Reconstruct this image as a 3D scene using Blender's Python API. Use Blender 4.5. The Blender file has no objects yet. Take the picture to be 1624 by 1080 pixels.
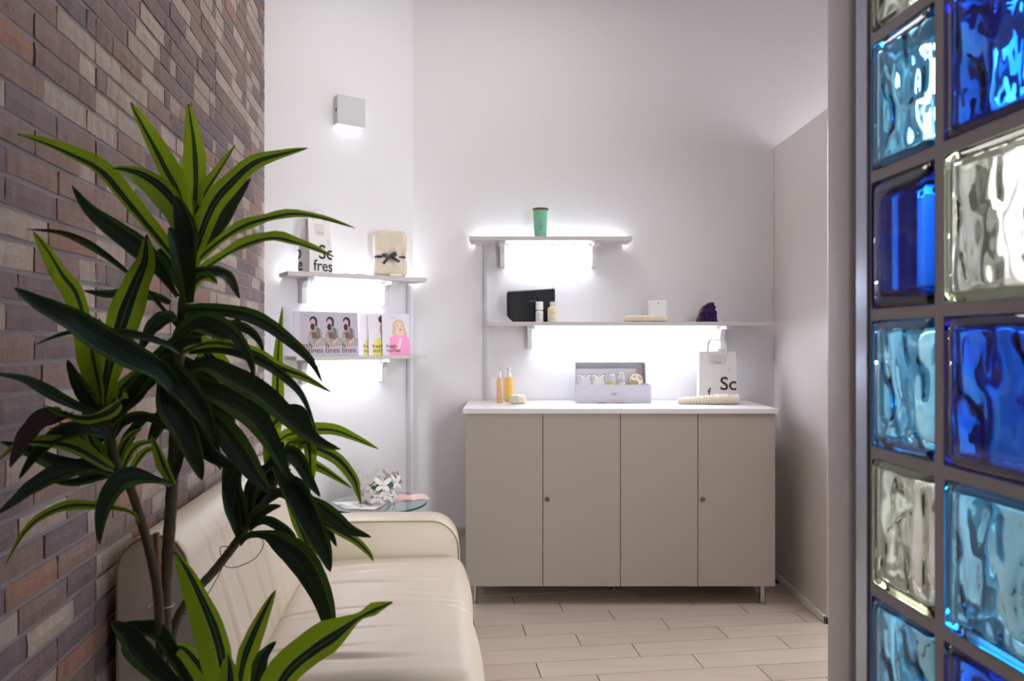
import bpy, bmesh, math, random
from mathutils import Vector, Matrix, noise
random.seed(7)
S = bpy.context.scene
COL = S.collection
PI = math.pi

# ------------------------------------------------------------------ camera, world, lights, exposure
F = 1150.0
CAMZ = 1.37
cam = bpy.data.cameras.new('camera'); camo = bpy.data.objects.new('camera', cam); COL.objects.link(camo)
camo.location = (0, 0, CAMZ); camo.rotation_euler = (PI/2, 0, 0)
cam.sensor_width = 36; cam.lens = F*36/1624; cam.clip_start = .02
cam.dof.use_dof = True; cam.dof.focus_distance = 3.7; cam.dof.aperture_fstop = 6.3
S.camera = camo
S.view_settings.view_transform = 'Standard'; S.view_settings.look = 'None'
S.view_settings.gamma = 1; S.view_settings.use_curve_mapping = False
S.view_settings.exposure = 0.0
S.cycles.max_bounces = 24; S.cycles.transmission_bounces = 20; S.cycles.diffuse_bounces = 5
S.cycles.glossy_bounces = 5; S.cycles.transparent_max_bounces = 12
S.cycles.sample_clamp_indirect = 8.0; S.cycles.caustics_reflective = False; S.cycles.caustics_refractive = True
S.cycles.use_denoising = True
W = bpy.data.worlds.new('world'); S.world = W; W.use_nodes = True
W.node_tree.nodes['Background'].inputs[0].default_value = (.8, .85, 1, 1)
W.node_tree.nodes['Background'].inputs[1].default_value = .05

def area(name, loc, rot, sx, sy, power, col):
    l = bpy.data.lights.new(name, 'AREA'); l.shape = 'RECTANGLE'; l.size = sx; l.size_y = sy
    l.energy = power; l.color = col
    o = bpy.data.objects.new(name, l); COL.objects.link(o); o.location = loc; o.rotation_euler = rot
    return o
# ceiling lamp over the seating; the other area lights are added, unseen fills
area('ceiling_lamp_seating', (-.15, 3.2, 3.5), (0, 0, 0), 1.1, .5, 9.5, (1, .95, .91))
area('fill_behind_glass', (1.9, 3.3, 2.46), (0, 0, 0), .6, 1.4, 34, (.97, .97, 1))  # unseen fill, added so the space behind the blocks looks bright
sp = area('fill_block_edges', (1.45, .15, 1.45), Vector((-1, .62, 0)).to_track_quat('-Z', 'Y').to_euler(), .5, 2.2, 44, (.95, .97, 1))  # added fill with no lamp behind it, brightens the block edges
sp.data.spread = math.radians(110)
area('fill_upper_bricks', (-.3, 1.9, 3.5), (0, 0, 0), .5, .5, 5, (1, .95, .90))  # added fill, makes the bricks brighter at the top than below
area('fill_rear', (-.5, -.4, 3.5), (0, 0, 0), .7, .7, 4, (1, .93, .88))  # unseen fill added for the surfaces that face the camera
STRIP = 32.0      # emission of the strip lamps under the shelves

# ------------------------------------------------------------------ helpers
def lin(c):
    return tuple(((x/255)/12.92 if x/255 <= .04045 else ((x/255+.055)/1.055)**2.4) for x in c)

class NT:
    def __init__(s, m): s.t = m.node_tree; s.n = s.t.nodes; s.l = s.t.links
    def new(s, typ, **kw):
        n = s.n.new(typ)
        for k, v in kw.items(): setattr(n, k, v)
        return n
    def link(s, a, b): s.l.new(a, b)

MATS = {}
def mat(name, c, rough=.5, metal=0, bump=0, bscale=60, var=0, vscale=5, emis=0, trans=0, ior=1.45, spec=.5, alpha=1, sheen=0, coat=0, sub=0):
    if name in MATS: return MATS[name]
    m = bpy.data.materials.new(name); m.use_nodes = True; MATS[name] = m
    t = NT(m); b = t.n['Principled BSDF']
    L = lin(c)
    b.inputs['Base Color'].default_value = (*L, 1)
    b.inputs['Roughness'].default_value = rough; b.inputs['Metallic'].default_value = metal
    b.inputs['IOR'].default_value = ior; b.inputs['Specular IOR Level'].default_value = spec
    b.inputs['Transmission Weight'].default_value = trans; b.inputs['Alpha'].default_value = alpha
    b.inputs['Sheen Weight'].default_value = sheen; b.inputs['Coat Weight'].default_value = coat
    if sub: b.inputs['Subsurface Weight'].default_value = sub; b.inputs['Subsurface Scale'].default_value = .01
    if emis:
        b.inputs['Emission Color'].default_value = (*L, 1); b.inputs['Emission Strength'].default_value = emis
    tc = t.new('ShaderNodeTexCoord')
    if var:
        n = t.new('ShaderNodeTexNoise'); n.inputs['Scale'].default_value = vscale; n.inputs['Detail'].default_value = 4
        t.link(tc.outputs['Object'], n.inputs['Vector'])
        mx = t.new('ShaderNodeMix', data_type='RGBA')
        mx.inputs['A'].default_value = (*[x*(1-var) for x in L], 1); mx.inputs['B'].default_value = (*[min(1, x*(1+var)) for x in L], 1)
        t.link(n.outputs['Fac'], mx.inputs['Factor']); t.link(mx.outputs['Result'], b.inputs['Base Color'])
    if bump:
        n = t.new('ShaderNodeTexNoise'); n.inputs['Scale'].default_value = bscale; n.inputs['Detail'].default_value = 3
        t.link(tc.outputs['Object'], n.inputs['Vector'])
        bp = t.new('ShaderNodeBump'); bp.inputs['Strength'].default_value = bump; bp.inputs['Distance'].default_value = .004
        t.link(n.outputs['Fac'], bp.inputs['Height']); t.link(bp.outputs['Normal'], b.inputs['Normal'])
    return m

M_wall = mat('white_plaster', (232, 231, 233), .75, bump=.12, bscale=130)
M_ceil = mat('ceiling_paint', (225, 222, 220), .9)
M_part = mat('warm_grey_laminate', (222, 216, 213), .32, spec=.55)
M_white = mat('white_laminate', (222, 220, 220), .4)
M_shelfwarm = mat('shelf_edge', (205, 200, 198), .45)
M_trim = mat('white_trim', (236, 233, 231), .45)
M_cond = mat('grey_conduit', (206, 206, 212), .4)
M_door = mat('cream_door', (170, 161, 150), .42, spec=.35)
M_gap = mat('dark_gap', (30, 26, 24), .8)
M_chrome = mat('chrome', (190, 190, 195), .18, metal=1)
M_lock = mat('lock_metal', (120, 115, 110), .3, metal=1)
M_post = mat('satin_grey_post', (238, 235, 238), .33, metal=0, bump=.12, bscale=90)
M_channel = mat('aluminium_channel', (170, 178, 196), .2, metal=.9)
M_grout = mat('grey_grout', (198, 193, 199), .85, bump=.3, bscale=300)
M_mortar = mat('grey_mortar', (138, 132, 134), .95, bump=.6, bscale=150)
M_black = mat('black_fabric', (22, 20, 24), .6, bump=.2, bscale=60)
M_ink = mat('dark_ink', (62, 54, 58), .7)
M_paper = mat('white_paper', (240, 238, 236), .7)
M_emit = mat('strip_lamp_diffuser', (240, 243, 255), .5, emis=STRIP)
M_glow = mat('upward_strip_diffuser', (240, 243, 255), .5, emis=STRIP*1.9)
M_lampemit = mat('wall_lamp_diffuser', (244, 244, 255), .5, emis=3)
M_towel = mat('beige_towel', (238, 226, 204), .95, bump=.9, bscale=260, sheen=.5, var=.08, vscale=30)
M_creamtowel = mat('cream_towel', (238, 226, 208), .95, bump=.8, bscale=300, sheen=.4)
M_greentowel = mat('greenish_towel', (205, 203, 175), .95, bump=.8, bscale=300)
M_stripmetal = mat('lamp_housing', (235, 235, 238), .4)

def glassy(name, c, rough=0.02, ior=1.45):
    return mat(name, c, rough, trans=1, ior=ior)

class MB:
    def __init__(s): s.v = []; s.f = []; s.m = []; s.uv = None; s.cur = 0
    def add(s, vs, fs, mi=None, M=None):
        o = len(s.v)
        for p in vs:
            p = Vector(p)
            if M is not None: p = M @ p
            s.v.append(tuple(p))
        for f in fs: s.f.append(tuple(i+o for i in f)); s.m.append(s.cur if mi is None else mi)
        return s
    def box(s, x0, x1, y0, y1, z0, z1, mi=None, M=None):
        vs = [(x, y, z) for z in (z0, z1) for y in (y0, y1) for x in (x0, x1)]
        return s.add(vs, [(0, 2, 3, 1), (4, 5, 7, 6), (0, 1, 5, 4), (2, 6, 7, 3), (0, 4, 6, 2), (1, 3, 7, 5)], mi, M)
    def lathe(s, prof, n=24, mi=None, M=None, c=(0, 0), cap=True):
        vs = []; fs = []
        for r, z in prof:
            for k in range(n):
                a = 2*PI*k/n; vs.append((c[0]+r*math.cos(a), c[1]+r*math.sin(a), z))
        for i in range(len(prof)-1):
            for k in range(n):
                fs.append((i*n+k, i*n+(k+1) % n, (i+1)*n+(k+1) % n, (i+1)*n+k))
        if cap:
            fs.append(tuple(range(n-1, -1, -1))); fs.append(tuple((len(prof)-1)*n+k for k in range(n)))
        return s.add(vs, fs, mi, M)
    def cyl(s, a, b, r, n=16, r2=None, mi=None):
        return s.tube([a, b], [r, r if r2 is None else r2], n, mi)
    def tube(s, pts, rad, n=10, mi=None, cap=True):
        pts = [Vector(p) for p in pts]
        if not hasattr(rad, '__len__'): rad = [rad]*len(pts)
        vs = []; fs = []
        t0 = (pts[1]-pts[0]).normalized()
        up = Vector((0, 0, 1)) if abs(t0.z) < .9 else Vector((0, 1, 0))
        nrm = t0.cross(up).normalized()
        for i, p in enumerate(pts):
            t = (pts[min(i+1, len(pts)-1)]-pts[max(i-1, 0)]).normalized()
            nrm = (nrm-t*nrm.dot(t)).normalized(); bn = t.cross(nrm)
            for k in range(n):
                a = 2*PI*k/n; vs.append(p+(nrm*math.cos(a)+bn*math.sin(a))*rad[i])
        for i in range(len(pts)-1):
            for k in range(n):
                fs.append((i*n+k, i*n+(k+1) % n, (i+1)*n+(k+1) % n, (i+1)*n+k))
        if cap:
            fs.append(tuple(range(n-1, -1, -1))); fs.append(tuple((len(pts)-1)*n+k for k in range(n)))
        return s.add(vs, fs, mi)
    def prism(s, poly, y0, y1, mi=None, M=None, axis='y'):
        # poly in (a, b); extruded along the axis
        n = len(poly); vs = []
        for y in (y0, y1):
            for a, b in poly:
                vs.append({'y': (a, y, b), 'x': (y, a, b), 'z': (a, b, y)}[axis])
        fs = [tuple(range(n)), tuple(range(2*n-1, n-1, -1))]
        for k in range(n): fs.append((k, k+n, (k+1) % n+n, (k+1) % n))
        return s.add(vs, fs, mi, M)
    def rbox(s, size, r, seg=(12, 12, 8), fn=None, mi=None, M=None):
        hx, hy, hz = [q/2 for q in size]
        nx, ny, nz = seg; idx = {}; vs = []; fs = []
        def vid(i, j, k):
            key = (i, j, k)
            if key not in idx:
                def sp(t, h):   # more samples near the rounded edge
                    x = (t*2-1); return h*x
                p = Vector((sp(i/nx, hx), sp(j/ny, hy), sp(k/nz, hz)))
                q = Vector((max(-hx+r, min(hx-r, p.x)), max(-hy+r, min(hy-r, p.y)), max(-hz+r, min(hz-r, p.z))))
                d = p-q
                if d.length > 1e-9: p = q+d.normalized()*r
                if fn: p = fn(p)
                idx[key] = len(vs); vs.append(p)
            return idx[key]
        for i in range(nx):
            for j in range(ny):
                fs.append((vid(i, j, 0), vid(i, j+1, 0), vid(i+1, j+1, 0), vid(i+1, j, 0)))
                fs.append((vid(i, j, nz), vid(i+1, j, nz), vid(i+1, j+1, nz), vid(i, j+1, nz)))
        for i in range(nx):
            for k in range(nz):
                fs.append((vid(i, 0, k), vid(i+1, 0, k), vid(i+1, 0, k+1), vid(i, 0, k+1)))
                fs.append((vid(i, ny, k), vid(i, ny, k+1), vid(i+1, ny, k+1), vid(i+1, ny, k)))
        for j in range(ny):
            for k in range(nz):
                fs.append((vid(0, j, k), vid(0, j, k+1), vid(0, j+1, k+1), vid(0, j+1, k)))
                fs.append((vid(nx, j, k), vid(nx, j+1, k), vid(nx, j+1, k+1), vid(nx, j, k+1)))
        return s.add(vs, fs, mi, M)
    def mesh(s, name, mats, smooth=False, bevel=0, fix=True):
        me = bpy.data.meshes.new(name); me.from_pydata(s.v, [], s.f)
        if not isinstance(mats, (list, tuple)): mats = [mats]
        for m in mats: me.materials.append(m)
        for p, mi in zip(me.polygons, s.m): p.material_index = mi
        if fix or bevel:
            bm = bmesh.new(); bm.from_mesh(me)
            if fix: bmesh.ops.recalc_face_normals(bm, faces=bm.faces)
            if bevel:
                es = [e for e in bm.edges if len(e.link_faces) == 2 and e.calc_face_angle(0) > .6]
                bmesh.ops.bevel(bm, geom=es, offset=bevel, segments=2, affect='EDGES', profile=.5, clamp_overlap=True)
            bm.to_mesh(me); bm.free()
        if smooth:
            for p in me.polygons: p.use_smooth = True
            if smooth != 'all':
                try: me.set_sharp_from_angle(angle=math.radians(38))
                except Exception: pass
        return me
    def obj(s, name, mats, parent=None, smooth=False, bevel=0, fix=True, loc=None, rot=0):
        return link(name, s.mesh(name, mats, smooth, bevel, fix), parent, loc, rot)

def link(name, me, parent=None, loc=None, rot=0):
    o = bpy.data.objects.new(name, me); COL.objects.link(o)
    if parent is not None: o.parent = parent
    if loc is not None: o.location = loc
    if rot: o.rotation_euler = (0, 0, rot)
    return o
def tag(o, label, cat, group=None):
    o['label'] = label; o['category'] = cat
    if group: o['group'] = group
    return o
def thing(name, label, cat, loc=(0, 0, 0), rot=0, group=None):
    return tag(link(name, None, None, loc, rot), label, cat, group)
def struct(o): o['kind'] = 'structure'; return o

def PT(px, py, d):            # point seen at (px, py) of the photograph at distance d along the view
    return Vector(((px-812)/F*d, d, CAMZ+(540-py)/F*d))

def text_mb(mb, txt, size, M, clip=None, mi=None, spacing=1.0, thick=.0006, xscale=1.0, bold=0):
    cu = bpy.data.curves.new('t', 'FONT'); cu.body = txt; cu.size = size; cu.space_character = spacing
    cu.resolution_u = 4; cu.offset = bold
    ob = bpy.data.objects.new('t', cu); COL.objects.link(ob)
    dg = bpy.context.evaluated_depsgraph_get()
    me = bpy.data.meshes.new_from_object(ob.evaluated_get(dg))
    COL.objects.unlink(ob); bpy.data.objects.remove(ob); 
    bm = bmesh.new(); bm.from_mesh(me)
    for v in bm.verts: v.co.x *= xscale
    if clip:                   # keep x0<x<x1, y0<y<y1
        for co, no in (((clip[0], 0, 0), (-1, 0, 0)), ((clip[1], 0, 0), (1, 0, 0)), ((0, clip[2], 0), (0, -1, 0)), ((0, clip[3], 0), (0, 1, 0))):
            bmesh.ops.bisect_plane(bm, geom=bm.verts[:]+bm.edges[:]+bm.faces[:], plane_co=co, plane_no=no, clear_outer=True)
    bm.verts.index_update()
    vs = [v.co.copy() for v in bm.verts]; fs = [tuple(v.index for v in f.verts) for f in bm.faces]
    bm.free(); bpy.data.meshes.remove(me)
    mb.add([(v.x, v.y, thick) for v in vs], fs, mi, M)

def plane_M(origin, xdir, ydir):
    x = Vector(xdir).normalized(); y = Vector(ydir).normalized(); z = x.cross(y)
    return Matrix(((x.x, y.x, z.x, origin[0]), (x.y, y.y, z.y, origin[1]), (x.z, y.z, z.z, origin[2]), (0, 0, 0, 1)))

# ------------------------------------------------------------------ geometry of the room
YB = 4.25                                     # back wall
TB = Vector((-.1437, .9896, 0)); NB = Vector((.9896, .1437, 0)); P0 = Vector((-.939, 1.33, 0)); PHI = math.atan2(.1437, .9896)
def B(u, v, z): return P0+TB*u+NB*v+Vector((0, 0, z))
CC = Vector((-.58, YB, 0)); AW = math.atan2(.5403, .8415)
TW = Vector((.8415, .5403, 0)); NW = Vector((.5403, -.8415, 0))
def A(x, n, z): return CC+TW*x+NW*n+Vector((0, 0, z))
def axy(px, n):
    r = (px-812)/F
    return (r*(4.25-.8415*n)+.58-.5403*n)/(.8415-.5403*r)
H = 3.6
UJ = 2.485
# walls
struct(MB().box(-.58, 2.3, YB, YB+.1, 0, H).obj('wall_back', M_wall))
mb = MB(); mb.box(-.90, 0, 0, .1, 0, H); struct(mb.obj('wall_corner', M_wall, loc=CC, rot=AW))
struct(MB().box(2.3, 2.4, -2.0, YB, 0, H).obj('wall_far_right', M_wall))
struct(MB().box(-.75, 2.4, -2.1, -2.0, 0, H).obj('wall_rear', mat('rear_paint', (150, 140, 135), .9)))
struct(MB().box(-1.6, 2.4, -2.1, YB+.1, H, H+.1).obj('ceiling', M_ceil))
part = struct(MB().box(1.53, 1.57, 3.52, YB-.0005, 0.0, 2.497).obj('wall_right', M_part, bevel=.002))
struct(MB().box(1.512, 1.529, 3.50, YB-.001, 0.0, .035).box(1.512, 1.575, 3.50, 3.518, 0, .035).obj('baseboard_right', M_trim, bevel=.002))
struct(MB().box(1.519, 1.5295, YB-.010, YB-.0008, 0.036, 2.49).obj('trim_1', M_trim, bevel=.002))
struct(MB().box(-.55, -.245, YB-.03, YB-.0005, .265, .29).obj('baseboard_back', M_cond, bevel=.003))

# ---- brick wall
def brick_material():
    m = bpy.data.materials.new('brick_faces'); m.use_nodes = True; t = NT(m); b = t.n['Principled BSDF']
    oi = t.new('ShaderNodeObjectInfo'); ge = t.new('ShaderNodeNewGeometry')
    ad = t.new('ShaderNodeMath', operation='ADD'); t.link(oi.outputs['Random'], ad.inputs[0]); t.link(ge.outputs['Random Per Island'], ad.inputs[1])
    fr = t.new('ShaderNodeMath', operation='FRACT'); t.link(ad.outputs[0], fr.inputs[0])
    cr = t.new('ShaderNodeValToRGB'); cr.color_ramp.interpolation = 'CONSTANT'
    cols = [(0, (132, 113, 107)), (.14, (170, 154, 144)), (.34, (118, 103, 105)), (.52, (142, 117, 110)), (.66, (126, 107, 107)), (.82, (178, 162, 151)), (.93, (152, 116, 100))]
    e = cr.color_ramp.elements
    e[0].position = 0; e[0].color = (*lin(cols[0][1]), 1)
    e[1].position = cols[1][0]; e[1].color = (*lin(cols[1][1]), 1)
    for p, c in cols[2:]:
        x = e.new(p); x.color = (*lin(c), 1)
    t.link(fr.outputs[0], cr.inputs[0])
    tc = t.new('ShaderNodeNewGeometry')
    mp = t.new('ShaderNodeMapping'); mp.inputs['Scale'].default_value = (1, 1, .35); t.link(tc.outputs['Position'], mp.inputs[0])
    n = t.new('ShaderNodeTexNoise'); n.inputs['Scale'].default_value = 45; n.inputs['Detail'].default_value = 6
    t.link(mp.outputs[0], n.inputs['Vector'])
    mx = t.new('ShaderNodeMix', data_type='RGBA', blend_type='MULTIPLY'); mx.inputs['Factor'].default_value = .7
    r2 = t.new('ShaderNodeValToRGB'); r2.color_ramp.elements[0].position = .3; r2.color_ramp.elements[1].position = .7
    r2.color_ramp.elements[0].color = (.62, .6, .6, 1); r2.color_ramp.elements[1].color = (1, 1, 1, 1)
    t.link(n.outputs['Fac'], r2.inputs[0]); t.link(cr.outputs[0], mx.inputs['A']); t.link(r2.outputs[0], mx.inputs['B'])
    t.link(mx.outputs['Result'], b.inputs['Base Color']); b.inputs['Roughness'].default_value = .85
    n2 = t.new('ShaderNodeTexNoise'); n2.inputs['Scale'].default_value = 130; n2.inputs['Detail'].default_value = 5
    t.link(tc.outputs['Position'], n2.inputs['Vector'])
    bp = t.new('ShaderNodeBump'); bp.inputs['Strength'].default_value = .55; bp.inputs['Distance'].default_value = .004
    t.link(n2.outputs['Fac'], bp.inputs['Height']); t.link(bp.outputs['Normal'], b.inputs['Normal'])
    return m
M_brick = brick_material()
wl = MB(); wl.box(-.1, 0, -3.36, UJ, 0, H)
wall_left = struct(wl.obj('wall_left', M_mortar, loc=P0, rot=PHI))
BP = .0585; BH = .0475; BD = .005
def brick_shape(mb, l, h, ox=0, oz=0, seed=0, M=None):
    # local: y along wall, x out of wall, z up ; origin at the lower near corner
    rnd = random.Random(seed); nu, nz = 4, 2
    vs = []; fs = []
    for j in range(nz+1):
        for i in range(nu+1):
            e = 0
            if i in (0, nu) or j in (0, nz): e = 1
            y = l*i/nu; z = h*j/nz
            if j in (0, nz): z += rnd.uniform(-.0014, .0014)
            if i in (0, nu): y += rnd.uniform(-.001, .001)
            x = BD+rnd.uniform(-.0012, .0012)-(.0022 if e else 0)
            vs.append((x, y+ox, z+oz))
    for j in range(nz):
        for i in range(nu):
            a = j*(nu+1)+i; fs.append((a, a+1, a+nu+2, a+nu+1))
    ring = [i for i in range(nu+1)]+[j*(nu+1)+nu for j in range(1, nz+1)]+[nz*(nu+1)+i for i in range(nu-1, -1, -1)]+[j*(nu+1) for j in range(nz-1, 0, -1)]
    o = len(vs)
    for r in ring: vs.append((-.001, vs[r][1], vs[r][2]))
    n = len(ring)
    for k in range(n): fs.append((ring[k], o+k, o+(k+1) % n, ring[(k+1) % n]))
    mb.add(vs, fs, None, M)
def brick_mesh(l, seed):
    mb = MB(); brick_shape(mb, l, BH, seed=seed); return mb.mesh('brick', M_brick, smooth=False, fix=True)
cells = []
rr = random.Random(11)
z00 = 1.912-.0585*32
row = 0
zc = z00+.005
starts = [.20, .10, .155, .06]
order = 0
while zc < H-.05:
    st = starts[(row*3+rr.choice((0, 0, 1))) % 4]
    for k in range(-6, 5):
        us = .407+.5495*k; ue = min(us+.5495, UJ)
        u = us; l = st+(0 if rr.random() < .7 else rr.choice((-.04, .03)))
        while u < ue-.01:
            e = min(u+l, ue)
            if ue-e < .045: e = ue
            if e-u > .03: cells.append((u+.001, e-u-.0035, zc))
            u = e; l = .2
    row += 1; zc += BP
def seen(c):
    u, l, z = c; p = B(u+l/2, 0, z+.03)
    if p.y < .5: return False
    px = 812+F*p.x/p.y; py = 540-F*(p.z-CAMZ)/p.y
    if not (-15 < px < 430 and -40 < py < 1100): return False
    if u > .46 and z < .84: return False
    return True
vis = sorted([c for c in cells if seen(c)], key=lambda c: B(c[0], 0, 0).y)
# far bricks shown very obliquely are joined; the nearest 298 are single bricks
single = vis[:298]; rest = set(cells)-set(single)
cache = {}
for c in single:
    key = (round(c[1]/.01), rr.randrange(5))
    if key not in cache: cache[key] = brick_mesh(key[0]*.01, rr.randrange(999))
    o = bpy.data.objects.new('brick', cache[key]); COL.objects.link(o); o.parent = wall_left
    o.location = (rr.uniform(-.0012, .0018), c[0], c[2]); o.scale = (1, c[1]/(key[0]*.01), 1)
mb = MB()
for i, c in enumerate(sorted(rest)): brick_shape(mb, c[1], BH, ox=c[0], oz=c[2], seed=i)
o = mb.obj('bricks', M_brick, wall_left); o['kind'] = 'stuff'
del mb

# ---- floor
def tile_material():
    m = bpy.data.materials.new('beige_plank_tile'); m.use_nodes = True; t = NT(m); b = t.n['Principled BSDF']
    oi = t.new('ShaderNodeObjectInfo'); tc = t.new('ShaderNodeNewGeometry')
    mp = t.new('ShaderNodeMapping'); mp.inputs['Scale'].default_value = (1.5, 14, 1); t.link(tc.outputs['Position'], mp.inputs[0])
    n = t.new('ShaderNodeTexNoise'); n.inputs['Scale'].default_value = 1.6; n.inputs['Detail'].default_value = 5; t.link(mp.outputs[0], n.inputs['Vector'])
    mx = t.new('ShaderNodeMix', data_type='RGBA'); mx.inputs['A'].default_value = (*lin((186, 169, 154)), 1); mx.inputs['B'].default_value = (*lin((206, 190, 177)), 1)
    t.link(n.outputs['Fac'], mx.inputs['Factor'])
    hs = t.new('ShaderNodeHueSaturation'); mr = t.new('ShaderNodeMapRange'); mr.inputs['To Min'].default_value = .93; mr.inputs['To Max'].default_value = 1.05
    t.link(oi.outputs['Random'], mr.inputs['Value']); t.link(mr.outputs['Result'], hs.inputs['Value']); t.link(mx.outputs['Result'], hs.inputs['Color'])
    t.link(hs.outputs[0], b.inputs['Base Color']); b.inputs['Roughness'].default_value = .38; b.inputs['Specular IOR Level'].default_value = .35
    return m
M_tile = tile_material()
floor = struct(MB().box(-1.7, 2.4, -2.1, YB+.1, -.1, -.004).obj('floor', mat('floor_grout', (44, 32, 28), .9)))
TH = math.atan2(152, 1150*1.0)*.93      # plank rows turn a little from the back wall
tx = Vector((math.cos(TH), math.sin(TH), 0)); ty = Vector((-math.sin(TH), math.cos(TH), 0))
TL, TP, TO = .69, .1385, .2305
org = Vector((.049, 3.497, 0))           # start of one plank, far corner
tme = {}
def tile_obj(l, w):
    k = (round(l, 3), round(w, 3))
    if k not in tme: tme[k] = MB().box(.0019, l-.0019, -w+.0016, -.0016, -.0045, 0).mesh('tile', M_tile, bevel=.0006)
    return tme[k]
big = []; small = MB()
for r in range(-8, 46):
    o = org-ty*(TP*r)+tx*(TO*r-.0)
    for k in range(-14, 10):
        p = o+tx*(TL*k)
        c = p+tx*(TL/2)-ty*(TP/2)
        if -1.45 < c.x < 2.3 and -1.9 < c.y < YB-.02:
            q = [p, p+tx*TL, p-ty*TP, p+tx*TL-ty*TP]
            if max(a.y for a in q) > YB: continue
            px = 812+F*c.x/max(c.y, .2); py = 540+F*CAMZ/max(c.y, .2)
            vis_ = c.y > .3 and 500 < px < 1500 and py < 1250 and c.x < 1.9
            (big.append(p) if vis_ else small.box(0.0012, TL-.0012, -TP+.0012, -.0012, -.0045, 0, M=Matrix.Translation(p) @ Matrix.Rotation(TH, 4, 'Z')))
for p in big:
    t_ = link('tile', tile_obj(TL, TP), floor, p, TH)
o = small.obj('tiles', M_tile, floor); o['kind'] = 'stuff'

# ------------------------------------------------------------------ glass block wall
def block_glass(name, T, path=.016, rough=0.0):
    m = bpy.data.materials.new(name); m.use_nodes = True; t = NT(m)
    for n in list(t.n): t.n.remove(n)
    out = t.new('ShaderNodeOutputMaterial'); g = t.new('ShaderNodeBsdfGlass'); g.inputs['Roughness'].default_value = rough; g.inputs['IOR'].default_value = 1.47
    v = t.new('ShaderNodeVolumeAbsorption')
    sig = [-math.log(x)/path for x in T]; d = max(sig)*1.05
    v.inputs['Density'].default_value = d; v.inputs['Color'].default_value = (*[1-s/d for s in sig], 1)
    t.link(g.outputs[0], out.inputs['Surface']); t.link(v.outputs[0], out.inputs['Volume'])
    return m
G_cyan = block_glass('cyan_glass', (.40, .76, .91)); G_navy = block_glass('navy_glass', (.02, .15, .62)); G_clear = block_glass('clear_glass', (.90, .92, .85))
DG = .0583
gd = Vector((.0582, -.9983, 0)).normalized()         # along the wall, towards the camera
g0 = Vector((.5218, 1.0584, 0))
GA = math.atan2(gd.y, gd.x)
# local frame of the wall: x along gd (towards the camera), y to the right of the room is +gn
gn = Vector((-gd.y, gd.x, 0))     # points to +X side (away from the room)
ZR = 1.7995; GP = .2; BHt = .1836; TK = .08
cols_ = [(0.0, .1441), (.1613, .19), (.3683, .19)]
rows_ = list(range(-7, 9))
glw = MB()
X0, X1 = -.004, .5683
ys0, ys1 = .003, TK-.003
zt = [ZR-GP*k for k in rows_]
# grout: horizontal bars and short vertical bars, all one lattice
for i, k in enumerate(rows_):
    z1 = ZR-GP*k; z0 = z1-BHt
    zn = z0-(GP-BHt)
    glw.box(X0, X1, ys0, ys1, max(zn, 0), z0)
    xs = [X0]+[e for c in cols_ for e in (c[0], c[0]+c[1])]+[X1]
    for a in range(0, len(xs), 2):
        if xs[a+1]-xs[a] > .001: glw.box(xs[a], xs[a+1], ys0, ys1, z0, z1)
glw.box(X0, X1, ys0, ys1, ZR-GP*rows_[0], H-.001)
MG = Matrix.Translation(g0) @ Matrix.Rotation(GA, 4, 'Z')
gw = struct(glw.obj('wall_front', M_grout, loc=g0, rot=GA))
def block_mesh(w, h, seed, wavy, mt):
    mb = MB(); d = TK; r = .006
    mb.rbox((w, d, h), r, (10, 6, 10), None)
    nx, ny, nz = (34, 4, 40) if wavy else (10, 2, 10)
    t = .0075
    iw, idp, ih = w-2*.011, d-2*t, h-2*.011
    def wave(x, z, s):
        q = noise.noise(Vector((x*14+s*3.1, z*9, s)))*1.3
        a = x*46+z*20+q*5
        v = math.sin(a)
        v = math.copysign(abs(v)**.45, v)
        v2 = noise.noise(Vector((x*55+s, z*28, s*2)))
        e = min(1, (iw/2-abs(x))/.02, (ih/2-abs(z))/.02); e = max(0, e)
        return (v*.0021+v2*.0017)*e
    def fn(p):
        if wavy:
            if p.y < -idp/2+.001: p = p+Vector((0, wave(p.x, p.z, seed), 0))
            elif p.y > idp/2-.001: p = p+Vector((0, wave(p.x, p.z, seed+5), 0))
        return p
    mi = MB(); mi.rbox((iw, idp, ih), .008, (nx, ny, nz), fn)
    o = len(mb.v); mb.v += mi.v; mb.f += [tuple(reversed([i+o for i in f])) for f in mi.f]; mb.m += mi.m
    return mb.mesh('glass_block', mt, smooth='all', fix=False)
def colour_at(c, k):
    pat = {0: {-1: 'w', 0: 'c', 1: 'N', 2: 'c', 3: 'w', 4: 'c'}, 1: {-1: 'c', 0: 'n', 1: 'w', 2: 'n', 3: 'c', 4: 'n'}, 2: {}}
    if k in pat[c]: return pat[c][k]
    return ['c', 'w', 'n'][(k*2+c) % 3]
bm_cache = {}; coat = {}
for ci, (cx, cw) in enumerate(cols_):
    for k in rows_:
        if ZR-GP*k-BHt < .0: continue
        ch = colour_at(ci, k)
        key = (cw, ch, (k+ci) % 2)
        if key not in bm_cache:
            bm_cache[key] = block_mesh(cw, BHt, 1+(k+ci) % 2+ci*2, ch != 'N', {'c': G_cyan, 'n': G_navy, 'N': G_navy, 'w': G_clear}[ch])
        o = link('glass_block', bm_cache[key], gw, (cx+cw/2, TK/2, ZR-GP*k-BHt/2))
        if cw not in coat:
            q = MB(); a_, b_, e_ = cw/2+.0004, BHt/2+.0004, .0010
            q.box(-a_-e_, -a_, -.034, .034, -b_, b_).box(a_, a_+e_, -.034, .034, -b_, b_).box(-a_, a_, -.034, .034, -b_-e_, -b_).box(-a_, a_, -.034, .034, b_, b_+e_)
            coat[cw] = q.mesh('edge_coating', mat('white_edge_coating', (240, 240, 238), .8))
        link('edge_coating', coat[cw], o)
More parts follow.
